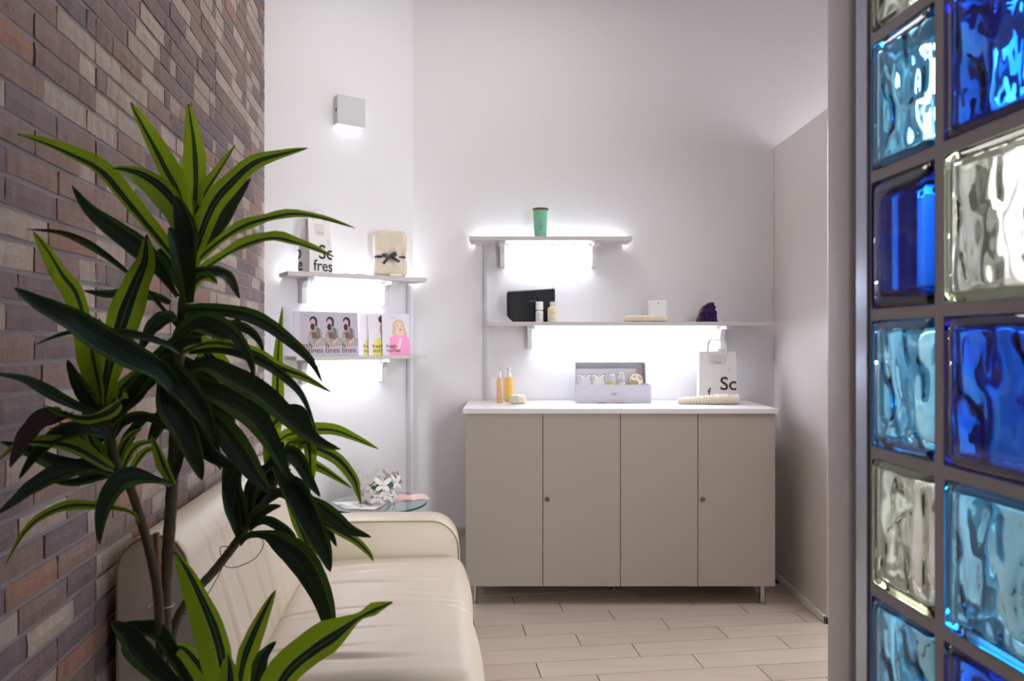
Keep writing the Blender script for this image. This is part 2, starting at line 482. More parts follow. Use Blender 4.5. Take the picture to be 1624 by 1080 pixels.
struct(MB().box(X1+.001, 2.55, .0, TK, 0, H-.001).obj('wall_light_screen', M_wall, loc=g0, rot=GA))  # unseen wall, added to block light from behind the glass
# steel post at the end of the glass block wall
struct(MB().box(-.040, -.0045, .0, TK, 0, H-.001).obj('trim_2', M_channel, loc=g0, rot=GA, bevel=.003))
pm = MB()
prof = []
def rr_poly(x0, x1, y0, y1, r, n=5):
    P = []
    for cx, cy, a0 in ((x1-r, y1-r, 0), (x0+r, y1-r, 90), (x0+r, y0+r, 180), (x1-r, y0+r, 270)):
        for i in range(n+1):
            a = math.radians(a0+90*i/n); P.append((cx+r*math.cos(a), cy+r*math.sin(a)))
    return P
pm.prism(rr_poly(-.125, -.041, -.004, TK+.006, .012), 0, H-.001, axis='z')
struct(pm.obj('wall_post', M_post, loc=g0, rot=GA, smooth=True))

# ------------------------------------------------------------------ cabinet
cab = thing('sideboard_cabinet', 'low cream four-door cabinet on chrome legs against the back wall', 'cabinet', (.559, 3.98, 0))
def L(mb): return mb
CX = .559; CY = 3.98
cx0, cx1 = -.2407-CX, 1.359-CX
cf, cbk = 3.74-CY, YB-.012-CY
MB().box(cx0+.004, cx1-.004, cf+.022, cbk, .104, .990).obj('body', M_door, cab)
MB().box(cx0+.02, cx1-.02, cf+.02, cf+.0222, .12, .98).obj('seam', M_gap, cab)
dw = (cx1-cx0)/4
for i in range(4):
    x0 = cx0+dw*i+.0016; x1 = cx0+dw*(i+1)-.0016
    d_ = MB().box(x0, x1, cf, cf+.019, .1017, .993).obj('door', M_door, cab, bevel=.0012)
    if i in (1, 3):
        lx = (868-812)/F*3.74-CX if i == 1 else (1114.5-812)/F*3.74-CX
        lz = CAMZ-(791.5-540)/F*3.74
        q = MB()
        R = Matrix.Translation((lx, cf, lz)) @ Matrix.Rotation(PI/2, 4, 'X')
        q.lathe([(.013, 0), (.013, .003), (.0115, .0045), (.007, .0045), (.007, .003), (.002, .003)], 20, 0, R)
        q.box(lx-.0008, lx+.0008, cf-.0048, cf-.0028, lz-.004, lz+.004, 1)
        q.obj('lock', [M_lock, M_gap], d_, smooth=True)
MB().box(cx0-.012, cx1+.012, cf-.012, cbk, .9935, 1.019).obj('countertop', M_white, cab, bevel=.0015)
for (lx, ly) in ((752, 3.775), (1209, 3.775), (973, 4.0), (775, 4.16), (1190, 4.16)):
    X = (lx-812)/F*ly-CX
    q = MB(); q.lathe([(.019, 0), (.019, .012), (.016, .014), (.016, .1036)], 18, c=(X, ly-CY)); q.obj('leg', M_chrome, cab, smooth=True)

ZC = 1.019
# ------------------------------------------------------------------ shelves
def bracket(parent, x, depth, ztop, drop=.13, w=.028, yw=0.0, name='bracket'):
    """white angle bracket, leg on the wall, arm under the shelf; local frame: wall at y = 0, room at y < 0"""
    q = MB()
    q.box(x-w/2, x+w/2, yw-.060, yw-.0006, ztop-drop, ztop-.0005)
    q.box(x-w/2-.004, x+w/2+.004, -depth+.03, yw-.060, ztop-.018, ztop-.0005)
    q.prism([(yw-.060, ztop-.016), (yw-.060, ztop-.05), (yw-.09, ztop-.016)], x-w/2, x+w/2, axis='x')
    return q.obj(name, M_white, parent, bevel=.0015)
def strip_lamp(parent, x0, x1, y0, y1, z0, z1, name='strip_lamp', up=False):
    h = MB().box(x0, x1, y0, y1, z1-.006, z1).box(x0, x0+.008, y0, y1, z0, z1).box(x1-.008, x1, y0, y1, z0, z1).obj(name, M_stripmetal, parent)
    MB().box(x0+.008, x1-.008, y0+.001, y1-.001, z0, z1-.0062).obj('diffuser', M_emit, h)
    return h
def shelf(label, loc, rot, x0, x1, depth, gap, ztop, th, br, lamp, glow, drop=.13, group='white wall shelves with strip lamps'):
    t = thing('wall_shelf', label, 'shelf', (loc[0], loc[1], ztop-th), rot, group)
    def B_(z): return z-(ztop-th)
    MB().box(x0, x1, -depth, -gap, 0, th).obj('board', M_shelfwarm, t, bevel=.0012)
    for x in br: bracket(t, x, depth, 0, drop)
    if lamp: strip_lamp(t, lamp[0], lamp[1], -.075, -.03, -.028, -.001)
    if glow:   # lamp behind the back edge of the board
        h = MB().box(glow[0], glow[1], -.004, -.0008, .004, .018).box(glow[0], glow[1], -.0357, -.0008, .0, .0045).obj('strip_lamp', M_stripmetal, t)
        MB().box(glow[0], glow[1], -.018, -.0042, .010, .018).obj('diffuser', M_glow, h)
    return t
ob = (0, YB, 0)
s1 = shelf('short top shelf on the back wall holding the green jar', ob, 0, -.238, .668, .23, .036, 1.948, .022,
           ((796.5-812)/F*4.1, (945.5-812)/F*4.1), (-.035, .455), (-.215, .645))
s2 = shelf('long middle shelf above the cabinet with the black pouch', ob, 0, -.137, 1.474, .23, .0008, 1.474, .022,
           ((841-812)/F*4.1, (1153-812)/F*4.1), (.125, 1.185), None)
oc = (CC.x, CC.y, 0)
s3 = shelf('upper corner shelf carrying the tied towel and a paper bag', oc, AW, -.785, -.012, .205, .036, 1.722, .024,
           (axy(482, .05), axy(612, .05)), (axy(492, .05), axy(603, .05)), (-.76, -.03))
s4 = shelf('lower corner shelf lined with upright booklets', oc, AW, -.742, -.012, .205, .0008, 1.288, .020,
           (axy(482, .05), axy(608, .05)), (axy(492, .05), axy(598, .05)), None)
# cable conduits
def conduit(x, z0, z1, label, loc, rot, w=.024):
    o = MB().box(-w/2, w/2, -.014, -.0006, 0, z1-z0).box(-w/2+.005, w/2-.005, -.017, -.014, 0, z1-z0).obj('cable_conduit', M_cond, None, bevel=.002)
    p = Vector(loc)+(Matrix.Rotation(rot, 3, 'Z') @ Vector((x, 0, 0)))
    o.location = (p.x, p.y, z0); o.rotation_euler = (0, 0, rot)
    return tag(o, label, 'conduit')
conduit(-.155, ZC+.0005, 1.925, 'slim grey cable conduit from the cabinet top up to the green jar shelf', ob, 0)
conduit(-.032, .0, 1.696, 'tall grey cable conduit in the corner beside the booklets', oc, AW)

# wall lamp
xl0, xl1 = axy(529, .0), axy(578, .06)
wlp = thing('wall_lamp', 'square white wall lamp high on the angled wall', 'lamp', tuple(A((xl0+xl1)/2, 0, 2.549)), AW)
hw = (xl1-xl0)/2
MB().box(-hw, hw, -.058, -.001, .004, .158).obj('lamp_body', M_white, wlp, bevel=.002)
MB().box(-hw-.001, hw+.003, -.066, -.0582, 0, .160).obj('front_plate', mat('plate_grey', (205, 205, 208), .5), wlp, bevel=.0015)
MB().box(-hw+.004, hw-.004, -.054, -.006, .0005, .0042).obj('diffuser', M_lampemit, wlp)
MB().box(-hw-.0012, -hw-.0002, -.050, -.036, .072, .090).obj('cable_slot', M_gap, wlp)
q = MB()
for z in (.03, .13): MB().cyl((-hw-.0015, -.04, z), (-hw, -.04, z), .0022, 8).obj('screw', M_gap, wlp)

# ------------------------------------------------------------------ sofa  (local x away from the brick wall, y along it, z up)
def leather():
    m = bpy.data.materials.new('cream_leather'); m.use_nodes = True; t = NT(m); b = t.n['Principled BSDF']
    b.inputs['Base Color'].default_value = (*lin((208, 196, 178)), 1); b.inputs['Roughness'].default_value = .42; b.inputs['Specular IOR Level'].default_value = .4
    tc = t.new('ShaderNodeTexCoord')
    v = t.new('ShaderNodeTexVoronoi'); v.inputs['Scale'].default_value = 420; t.link(tc.outputs['Object'], v.inputs['Vector'])
    bp = t.new('ShaderNodeBump'); bp.inputs['Strength'].default_value = .12; bp.inputs['Distance'].default_value = .001
    t.link(v.outputs['Distance'], bp.inputs['Height']); t.link(bp.outputs['Normal'], b.inputs['Normal'])
    return m
M_leather = leather()
M_seam = mat('leather_seam', (150, 132, 108), .7)
PH2 = math.radians(6.4)
SO = B(.43, 0, 0)+Matrix.Rotation(PHI, 3, 'Z') @ Vector((1, 1.26, 0))-Matrix.Rotation(PH2, 3, 'Z') @ Vector((.985, 1.26, 0))
sofa = thing('sofa', 'cream leather sofa with its back to the brick wall', 'sofa', tuple(SO), PH2)
SL = 1.26    # inner length up to the far arm
def fold(d, w, a): return -a*math.exp(-(d/w)**2)
# base frame
MB().box(.10, .92, .10, SL+.14, .055, .27).obj('base', M_leather, sofa, bevel=.012)
for (x, y) in ((.15, .15), (.86, .15), (.15, SL+.08), (.88, SL+.08)):
    MB().lathe([(.018, 0), (.024, .055)], 14, c=(x, y)).obj('leg', M_chrome, sofa, smooth=True)
# one long seat cushion with a thin cross seam
fy = [(.22, .010, .008, .55), (.30, .007, .0045, .4), (.86, .009, .006, .6), (.40, .008, .003, .62), (.70, .008, .0028, .7), (.98, .009, .0030, .5), (1.06, .011, .0036, .55), (.63, .007, .003, .75), (.52, .006, .002, .5)]
SX, SY0, SY1 = (.30, .970), .085, SL
def seatfn(p):
    x = p.x+(SX[0]+SX[1])/2; y = p.y+(SY0+SY1)/2
    k = max(0, min(1, (p.z+.04)/.10))
    # crown
    ex = max(0, 1-((x-.66)/.36)**2); ey = max(0, 1-((y-SL/2)/(SL/2))**4)
    p.z += k*(.030*ex*ey)
    for (c, w, a, xc) in fy:
        yy = y-c-.05*(x-.65)**2*2-.012*math.sin(x*9+c*20)
        m = math.exp(-((x-xc)/.20)**2)
        p.z += k*a*m*(-math.exp(-(yy/w)**2)+.7*math.exp(-((yy-w*2.2)/(w*1.6))**2))
    p.z += k*fold(y-.60, .006, .007)
    # front edge bulge between the seams
    if x > .9: p.x += .012*math.sin(PI*max(0, min(1, ((y) % .6)/.6)))*(1 if abs(p.z) < .08 else .4)
    return p
q = MB(); q.rbox((SX[1]-SX[0], SY1-SY0, .20), .062, (40, 210, 14), seatfn, M=Matrix.Translation(((SX[0]+SX[1])/2, (SY0+SY1)/2, .345)))
seat = q.obj('seat_cushion', M_leather, sofa, smooth='all')
# backrest: tall wedge with a rounded top
BKL = SL+.02
def backfn(p):
    zz = (p.z+.40)/.80; y = p.y+BKL/2
    t = max(0, min(1, zz))
    # lean: bottom thicker
    if p.x > 0: p.x += .155*(1-t)**1.1 + .03*math.sin(PI*t)
    fr = max(0, min(1, (p.x)/.05))
    for i in range(9):
        c = .12+.135*i+.03*math.sin(i*2.3); s = .05*math.sin(t*2.4+i)
        m = math.sin(PI*min(1, t*1.05))**1.5*(.6+.4*math.sin(i*1.7))
        w = .012
        yy = y-c-s
        p.x += fr*.0055*m*(-math.exp(-(yy/w)**2)+.6*math.exp(-((yy-.03)/.02)**2))
    if abs(y-.66) < .02: p.x += fr*fold(y-.66, .004, .005)
    return p
def profile():
    P = [(.345, .10), (.10, .10), (.052, .10)]
    P += [(.052, .10+.70*k/6) for k in range(1, 7)]
    for k in range(1, 15):
        a = PI*(1-k/14); P.append((.140+.088*math.cos(a), .80+.09*math.sin(a)))
    for k in range(1, 31):
        t = k/30; P.append((.228+.128*t**.9+.028*math.sin(PI*t), .80-.70*t))
    return P
def resample(P):
    return P
PF = profile(); KN = len(PF)
ys = [0, .004, .012]+[.012+(BKL-.024)*k/170 for k in range(1, 170)]+[BKL-.012, BKL-.004, BKL]
vs = []; fs = []
cxm, czm = .17, .50
for yi, y in enumerate(ys):
    e = min(y, BKL-y); ins = .010*(1-min(1, e/.012))**2
    for (x, z) in PF:
        d_ = Vector((cxm-x, czm-z)); d_ = d_/max(d_.length, 1e-6)*ins
        x_, z_ = x+d_.x, z+d_.y
        p = Vector((x_, y, z_))
        if x > .2 and .1 < z < .86 and e > .012:
            t = (z-.1)/.8
            mm = min(1, (e-.012)/.06)*math.sin(PI*min(1, max(0, t)))**.8
            for i in range(9):
                c = .10+.137*i+.03*math.sin(i*2.3)+.06*math.sin(t*2.2+i*.9)
                m = mm*(.55+.45*math.sin(i*1.7+1))
                p.x += .006*m*(-math.exp(-((y-c)/.010)**2)+.6*math.exp(-((y-c-.028)/.018)**2))
            p.x += fold(y-.64, .004, .005)
        vs.append(p)
for i in range(len(ys)-1):
    for k in range(KN): fs.append((i*KN+k, i*KN+(k+1) % KN, (i+1)*KN+(k+1) % KN, (i+1)*KN+k))
fs.append(tuple(range(KN-1, -1, -1))); fs.append(tuple((len(ys)-1)*KN+k for k in range(KN)))
q = MB(); q.add(vs, fs)
back = q.obj('backrest', M_leather, sofa, smooth=True)
# end panel piping at the near end of the backrest
pts = [(x+(.004 if x < .1 else -.004 if x > .2 else 0), .0, z-(.004 if z > .82 else 0)) for x, z in PF[2:]]
MB().tube(pts, .0032, 8).obj('piping', M_seam, back, smooth=True)
# far arm
def armfn(p):
    return p
ap = []
x0a, x1a, z1a = .10, .945, .60
ap = [(x0a, .06), (x1a, .06), (x1a+.012, .30), (x1a+.006, .47)]
for i in range(9):
    a = math.radians(90*i/8); ap.append((x1a-.12+.125*math.cos(a), .475+.122*math.sin(a)))
ap += [(.55, .602), (x0a, .598)]
am = MB(); am.prism(ap, SL+.004, SL+.165, axis='y')
arm = am.obj('armrest', M_leather, sofa, smooth=True, bevel=.016)
pp = [(x, SL+.005, z-.002) for x, z in ap[1:-1]]
pp = [(x-(.006 if x > .6 else 0), y, z-(.006 if z > .5 else 0)) for x, y, z in pp]
MB().tube(pp+[(.3, SL+.005, .592)], .0028, 8).obj('piping', M_seam, arm, smooth=True)

# ------------------------------------------------------------------ glass side table
TZ = .569; TC = Vector((-.664, 3.60, 0))
tb = thing('side_table', 'round glass side table on a chrome pole behind the sofa arm', 'table', tuple(TC))
G_table = mat('table_glass', (222, 240, 236), .01, trans=1, ior=1.45)
G_edge = mat('table_glass_edge', (30, 110, 100), .15, trans=.3, ior=1.45)
q = MB(); q.lathe([(.236, TZ-.009), (.238, TZ-.008)], 64, 0, cap=True)
tt = MB()
n = 64
tt.lathe([(.2395, TZ-.010), (.2405, TZ-.0085), (.2405, TZ-.0015), (.2395, TZ)], n, 0, cap=True)
o = tt.obj('table_top', [G_table, G_edge], tb)
for p in o.data.polygons:
    p.material_index = 1 if len(p.vertices) == 4 else 0
MB().lathe([(.014, .02), (.014, TZ-.02), (.04, TZ-.018), (.04, TZ-.0102)], 20).obj('pole', M_chrome, tb, smooth=True)
MB().lathe([(.16, 0), (.16, .006), (.03, .016), (.014, .03)], 40).obj('foot_plate', M_chrome, tb, smooth=True)

# butterfly basket
bk = thing('butterfly_basket', 'white butterfly cut-out basket with green filling on the glass table', 'basket', (-.665, 3.60, TZ))
M_bfly = mat('white_enamel', (232, 226, 224), .5)
def butterfly(sz):
    pts = []
    def lobe(cx, cz, rx, rz, rot, n=10):
        out = []
        for i in range(n):
            a = 2*PI*i/n; x = rx*math.cos(a); z = rz*math.sin(a)
            out.append((cx+x*math.cos(rot)-z*math.sin(rot), cz+x*math.sin(rot)+z*math.cos(rot)))
        return out
    mb = MB()
    for s in (-1, 1):
        for (cx, cz, rx, rz, ro) in ((.5, .42, .55, .27, .75), (.40, -.32, .40, .24, -.65)):
            P = lobe(s*cx*sz, cz*sz, rx*sz, rz*sz, s*ro)
            mb.prism(P, -.0008-.0002*s, .0008+.0001*s, axis='y')
    mb.prism([(-.07*sz, -.5*sz), (.07*sz, -.5*sz), (.06*sz, .45*sz), (-.06*sz, .45*sz)], -.0013, .0013, axis='y')
    return mb
bfm = butterfly(.036).mesh('butterfly', M_bfly)
rb = random.Random(3)
for lvl, (n_, r_, z_, til) in enumerate(((9, .080, .043, -.24), (8, .106, .102, -.40))):
    for i in range(n_):
        a = 2*PI*(i+.5*lvl)/n_
        o = link('butterfly', bfm, bk, (r_*math.cos(a), r_*math.sin(a), z_+rb.uniform(-.006, .008)))
        o.rotation_euler = (til+rb.uniform(-.1, .1), rb.uniform(-.6, .6), a-PI/2+PI); o.scale = (1.3,)*3
q = MB(); q.lathe([(.055, .0005), (.06, .002), (.078, .03), (.080, .03), (.062, .0005)], 28, cap=False)
q.tube([(.092*math.cos(a*PI/12), .092*math.sin(a*PI/12), .066) for a in range(25)], .0012, 6)
q.obj('wire_ring', M_bfly, bk)
def leafblob(c, s, q, rnd):
    for _ in range(3):
        d = Vector((rnd.uniform(-1, 1), rnd.uniform(-1, 1), rnd.uniform(-.2, 1))).normalized(); e = d.cross(Vector((rnd.uniform(-1, 1), 1, .3))).normalized()
        a = Vector(c); q.add([a-e*s*.1, a+d*s*.5-e*s*.4, a+d*s, a+d*s*.5+e*s*.4, a+d*s*.5+Vector((0, 0, s*.15))], [(0, 1, 4), (1, 2, 4), (2, 3, 4), (3, 0, 4)])
q = MB()
for i in range(46):
    a = rb.uniform(0, 2*PI); r = rb.uniform(.0, .075); leafblob((r*math.cos(a), r*math.sin(a), rb.uniform(.020, .085)), rb.uniform(.016, .030), q, rb)
o = q.obj('green_filling', mat('green_confetti', (20, 140, 90), .5), bk, fix=False); o['kind'] = 'stuff'
q = MB()
for i in range(9):
    a = rb.uniform(0, 2*PI); r = rb.uniform(0, .05)
    q.rbox((.016, .016, .014), .006, (4, 4, 4), M=Matrix.Translation((r*math.cos(a), r*math.sin(a), rb.uniform(.035, .05))))
o = q.obj('yellow_filling', mat('yellow_sweets', (235, 215, 90), .4), bk, smooth=True); o['kind'] = 'stuff'

# magazines on the glass table
def sheet(name, label, cat, pts, th, mats_, z, curl=0, parts=None, group=None):
    o = MB().prism(pts, 0, th, axis='z').obj(name, mats_)
    return tag(o, label, cat, group)
def tpt(px, py, zz=TZ):
    d = (CAMZ-zz)*F/(py-540); return ((px-812)/F*d, d)
pl = [tpt(527, 797), tpt(548, 807), tpt(588, 808.3), tpt(606, 799.5), tpt(575, 795.5)]
mg = thing('leaflet', 'white printed leaflets lying at the left of the glass table', 'leaflet', (0, 0, TZ+.0004))
MB().prism([(x, y) for x, y in pl], 0, .0012, axis='z').obj('sheet', M_paper, mg)
pl2 = [(x*.97-.012, y-.012) for x, y in pl]
MB().prism([(x+.012, y+.004) for x, y in pl2], .0013, .0024, axis='z').obj('sheet', M_paper, mg)
q = MB(); rb2 = random.Random(5)
for i in range(10):
    t = rb2.random(); cxp = 540+50*t; cyp = 799+6*rb2.random(); a = tpt(cxp, cyp); w = .004+.012*rb2.random()
    q.box(a[0]-w, a[0]+w, a[1]-.004, a[1]+.003, .0025, .0027)
q.obj('print', M_ink, mg)
mz = thing('magazine', 'open magazine with pink pages beside the butterfly basket', 'magazine', (-.512, 3.69, TZ+.0004), .3)
M_pink = mat('pink_print', (236, 186, 180), .5)
q = MB(); N = 12
for s, mi in ((-1, 0), (1, 1)):
    vs = []; fs = []
    for i in range(N+1):
        t = i/N; x = s*t*.085; z = .001+.009*math.sin(PI*min(1, t*1.1))*(1-t*.5)*(1 if s < 0 else .8)
        vs += [(x, -.06, z), (x, .06, z), (x, .06, max(z-.004, 0)), (x, -.06, max(z-.004, 0))]
    for i in range(N):
        for k in range(4): fs.append((i*4+k, i*4+(k+1) % 4, i*4+4+(k+1) % 4, i*4+4+k))
    fs += [(0, 1, 2, 3), tuple(N*4+k for k in (3, 2, 1, 0))]
    q.add(vs, fs, mi)
q.obj('pages', [M_pink, mat('pale_pink_print', (240, 214, 200), .5)], mz, smooth=True)

# ------------------------------------------------------------------ objects on the shelves and counter
def jar_on(px, pyb, ysh, z): pass
def bottle(name, label, px, d, z, w, h, liquid, cap='disc', capm=M_white, capw=.4, caph=.2, group=None, clear=False, inkrows=3, spout=1):
    x = (px-812)/F*d
    t = thing(name, label, 'bottle', (x, d, z), 0, group)
    r = w/2; hb = h*(1-caph)
    body = MB().lathe([(r*.9, 0), (r, .003), (r, hb-.012), (r*.93, hb-.005), (r*.55, hb), (r*.42, hb+.004)], 28).obj('bottle_body', liquid, t, smooth=True)
    if cap == 'pump':
        q = MB(); q.lathe([(r*.5, hb+.001), (r*.5, hb+.022), (r*.22, hb+.024), (r*.2, h-.012), (r*.45, h-.010), (r*.45, h)], 20)
        q.box(-spout*.0 if spout > 0 else -.028, .028 if spout > 0 else 0, -.005, .005, h-.010, h-.001)
        q.obj('pump', capm, t, smooth=True)
    else:
        MB().lathe([(r*capw, hb+.0015), (r*capw*1.02, hb+.004), (r*capw, h-.002), (r*capw*.9, h)], 22).obj('cap', capm, t, smooth=True)
    if inkrows:
        q = MB()
        for i in range(inkrows):
            wid = r*.5*(1-.2*(i % 2)); zc_ = hb*(.62-.11*i) if i < inkrows-1 else hb*.16
            for j in range(6):
                a0 = -PI/2+(-wid+2*wid*j/6)/r; a1 = -PI/2+(-wid+2*wid*(j+.6)/6)/r; rr_ = r+.0004
                q.add([(rr_*math.cos(a0), rr_*math.sin(a0), zc_), (rr_*math.cos(a1), rr_*math.sin(a1), zc_), (rr_*math.cos(a1), rr_*math.sin(a1), zc_+.0022), (rr_*math.cos(a0), rr_*math.sin(a0), zc_+.0022)], [(0, 1, 2, 3)])
        q.obj('label_print', M_ink, t, fix=False)
    return t
M_peach = mat('peach_liquid', (252, 208, 164), .12, trans=.5, sub=.3)
M_amber = mat('amber_liquid', (255, 212, 116), .12, trans=.5, sub=.3)
M_ivory = mat('ivory_plastic', (240, 226, 196), .35)
M_wplast = mat('white_plastic', (238, 234, 232), .35)
bottle('lotion_bottle', 'slim peach bottle with a small white cap at the left of the cabinet top', 792.5, 4.06, ZC, .036, .178, M_peach, caph=.21, capw=.5)
bottle('pump_bottle', 'amber yellow pump bottle behind the slim peach bottle', 807, 4.13, ZC, .048, .196, M_amber, cap='pump', caph=.27, spout=-1, inkrows=2)
Z2 = 1.474
bottle('small_bottle', 'small white bottle in front of the black pouch', 855.5, 4.06, Z2, .042, .113, M_wplast, caph=.42, capw=.97, capm=mat('white_cap', (248, 247, 248), .3))
bottle('small_bottle', 'small ivory bottle with a narrow white cap at the pouch corner', 876, 4.06, Z2, .054, .113, M_ivory, caph=.26, capw=.5)

# green jar with a wooden lid
gj = thing('lidded_jar', 'green glass jar with a wooden lid on the top shelf', 'jar', ((857-812)/F*4.1, 4.1, 1.948))
M_jar = mat('green_glass', (160, 226, 196), .2, trans=.3, ior=1.2, sub=.3)
MB().lathe([(.032, 0), (.034, .003), (.036, .03), (.041, .152), (.041, .156)], 32).obj('jar_glass', M_jar, gj, smooth=True)
MB().lathe([(.030, .006), (.033, .03), (.0375, .140)], 28).obj('jar_content', mat('green_salt', (150, 222, 184), .7, trans=.35, sub=.4), gj, smooth=True)
MB().lathe([(.036, .152), (.036, .158), (.045, .159), (.0455, .163), (.045, .167)], 32).obj('lid', mat('wooden_lid', (120, 78, 52), .6, var=.2, vscale=40), gj, smooth=True)
q = MB()
for i, (wd, zz) in enumerate(((.005, .098), (.016, .088), (.02, .080), (.024, .066), (.024, .060), (.02, .052), (.022, .043))):
    r = .0366+(zz-.03)/.122*.005; 
    for j in range(5):
        a0 = -PI/2+(-wd/2+wd*j/5)/r+.06; a1 = a0+wd*.7/5/r
        q.add([(r*math.cos(a0), r*math.sin(a0), zz), (r*math.cos(a1), r*math.sin(a1), zz), (r*math.cos(a1), r*math.sin(a1), zz+.0026), (r*math.cos(a0), r*math.sin(a0), zz+.0026)], [(0, 1, 2, 3)])
q.obj('label_print', mat('green_ink', (50, 100, 80), .7), gj, fix=False)

# black pouch
pc = thing('cosmetic_pouch', 'black zipped cosmetic pouch standing on the middle shelf', 'pouch', ((842-812)/F*4.12, 4.125, Z2), .03)
def pouchfn(p):
    t = (p.z+.0925)/.185
    cut = max(0, (.22-t)/.22)
    w = .137-.040*cut**1.3
    p.x = p.x/.137*w
    p.y *= (1-.75*t)*(1+.15*math.sin(p.x*40))
    p.y += .004*math.sin(p.x*25+t*4)*(1-t)
    p.z += .009*(p.x/.137)*max(0, t-.5)*2 + .003*math.sin(p.x*18)*max(0, t-.6)
    return p
q = MB(); q.rbox((.274, .06, .181), .008, (24, 6, 18), pouchfn, M=Matrix.Translation((0, 0, .0905)))
pb = q.obj('pouch_body', M_black, pc, smooth='all')
q = MB(); q.tube([(-.135, 0, .174), (-.05, 0, .180), (.04, 0, .185), (.137, 0, .1895)], .0025, 8); q.cyl((.120, 0, .189), (.126, -.004, .197), .003, 8)
q.obj('zip', mat('grey_zip', (150, 146, 150), .4), pc)
q = MB(); Ml = plane_M((-.012, -.0225, .118), (1, 0, 0), (0, -.2, 1))
for i in range(7): q.add([(.006*i, .0, .001), (.006*i+.0045, .0, .001), (.006*i+.0045, .004+.002*(i % 2), .001), (.006*i, .004, .001)], [(0, 1, 2, 3)], None, Ml)
q.add([(0, -.004, .001), (.04, -.004, .001), (.04, -.003, .001), (0, -.003, .001)], [(0, 1, 2, 3)], None, Ml)
q.obj('logo', mat('grey_thread', (120, 116, 122), .7), pc, fix=False)

# rolled white booklet and sachet on the middle shelf
d = 4.08
rl = thing('rolled_cloth', 'rolled cream cloth with embossed lettering lying on the middle shelf', 'cloth', ((1022-812)/F*d, d-.03, Z2), .02)
def rollfn(p):
    p.z += .001*math.sin(p.x*160)+.0008*math.sin(p.y*90+p.x*60); return p
q = MB(); q.rbox((.246, .045, .036), .014, (50, 8, 8), rollfn, M=Matrix.Translation((0, 0, .0182)))
rlb = q.obj('roll', M_creamtowel, rl, smooth='all')
q = MB()
for i in range(12):
    xx = -.095+.011*i
    q.box(xx, xx+.003+.003*(i % 3 == 0), -.0236, -.0222, .012, .028)
q.obj('embossing', mat('pale_relief', (222, 208, 190), .9), rl)
q = MB(); q.lathe([(.004, 0), (.004, .002)], 10, M=Matrix.Translation((-.112, 0, .0362))); q.obj('snap', mat('dark_snap', (70, 40, 40), .4), rl)
sc = thing('paper_sachet', 'white paper sachet standing behind the rolled cream cloth', 'sachet', ((1043-812)/F*4.13, 4.135, Z2), -.25)
def sachfn(p):
    t = (p.z+.0625)/.125; p.x *= (.86+.18*t); p.y *= (1.2-1.0*t)+.1; p.y += .003*math.sin(p.x*60)*t; return p
q = MB(); q.rbox((.105, .040, .124), .006, (14, 6, 14), sachfn, M=Matrix.Translation((0, 0, .0622)))
q.obj('bag', M_paper, sc, smooth='all')
q = MB(); MS = plane_M((0, -.0205, .0), (1, 0, 0), (0, .13, 1))
for (cx_, cz_, w_) in ((.01, .088, .012), (.01, .078, .016), (.01, .070, .02), (.0, .058, .03), (.0, .05, .026)):
    q.add([(cx_-w_/2, cz_, .001), (cx_+w_/2, cz_, .001), (cx_+w_/2, cz_+.0016, .001), (cx_-w_/2, cz_+.0016, .001)], [(0, 1, 2, 3)], 0, MS)
q.obj('label_print', mat('light_ink', (170, 165, 165), .7), sc, fix=False)
q = MB(); q.rbox((.006, .004, .006), .0018, (4, 4, 4), M=Matrix.Translation((.006, -.010, .110))); q.obj('snap', M_black, sc, smooth='all')

# amethyst
am_ = thing('amethyst_geode', 'purple amethyst cluster near the right end of the middle shelf', 'crystal', ((1123-812)/F*4.10, 4.11, Z2))
out = [(-.058, 0), (-.056, .018), (-.050, .030), (-.043, .052), (-.036, .072), (-.026, .088), (-.012, .100), (.004, .106), (.018, .112), (.028, .112), (.036, .085), (.046, .040), (.056, 0)]
MB().prism([(x*.985, z*.985) for x, z in out], -.018, .045, axis='y').obj('rock', mat('grey_rock', (120, 100, 95), .9, bump=1, bscale=80, var=.3, vscale=60), am_, bevel=.004)
q = MB(); rg = random.Random(9)
def inside(x, z):
    c = False; n = len(out)
    for i in range(n):
        x1, z1 = out[i]; x2, z2 = out[(i+1) % n]
        if (z1 > z) != (z2 > z) and x < (x2-x1)*(z-z1)/(z2-z1)+x1: c = not c
    return c
cnt = 0
while cnt < 330:
    x = rg.uniform(-.058, .045); z = rg.uniform(.002, .112)
    if not inside(x, z): continue
    cnt += 1
    dirv = Vector((x*3+rg.uniform(-.4, .4), -1, (z-.05)*3+rg.uniform(-.4, .4))).normalized()
    b_ = Vector((x, -.017, z)); s_ = rg.uniform(.0035, .006); e1 = dirv.cross(Vector((0, 0, 1))).normalized(); e2 = dirv.cross(e1)
    ring = [b_+(e1*math.cos(k*PI/3)+e2*math.sin(k*PI/3))*s_ for k in range(6)]
    h_ = rg.uniform(.003, .010); ring2 = [p+dirv*h_ for p in ring]; tip = b_+dirv*(h_+s_*1.1)
    q.add(ring+ring2+[tip], [(k, (k+1) % 6, 6+(k+1) % 6, 6+k) for k in range(6)]+[(6+k, 6+(k+1) % 6, 12) for k in range(6)])
o = q.obj('crystals', mat('amethyst', (78, 50, 110), .12, trans=.15, var=.3, vscale=50), am_, fix=False); o['kind'] = 'stuff'

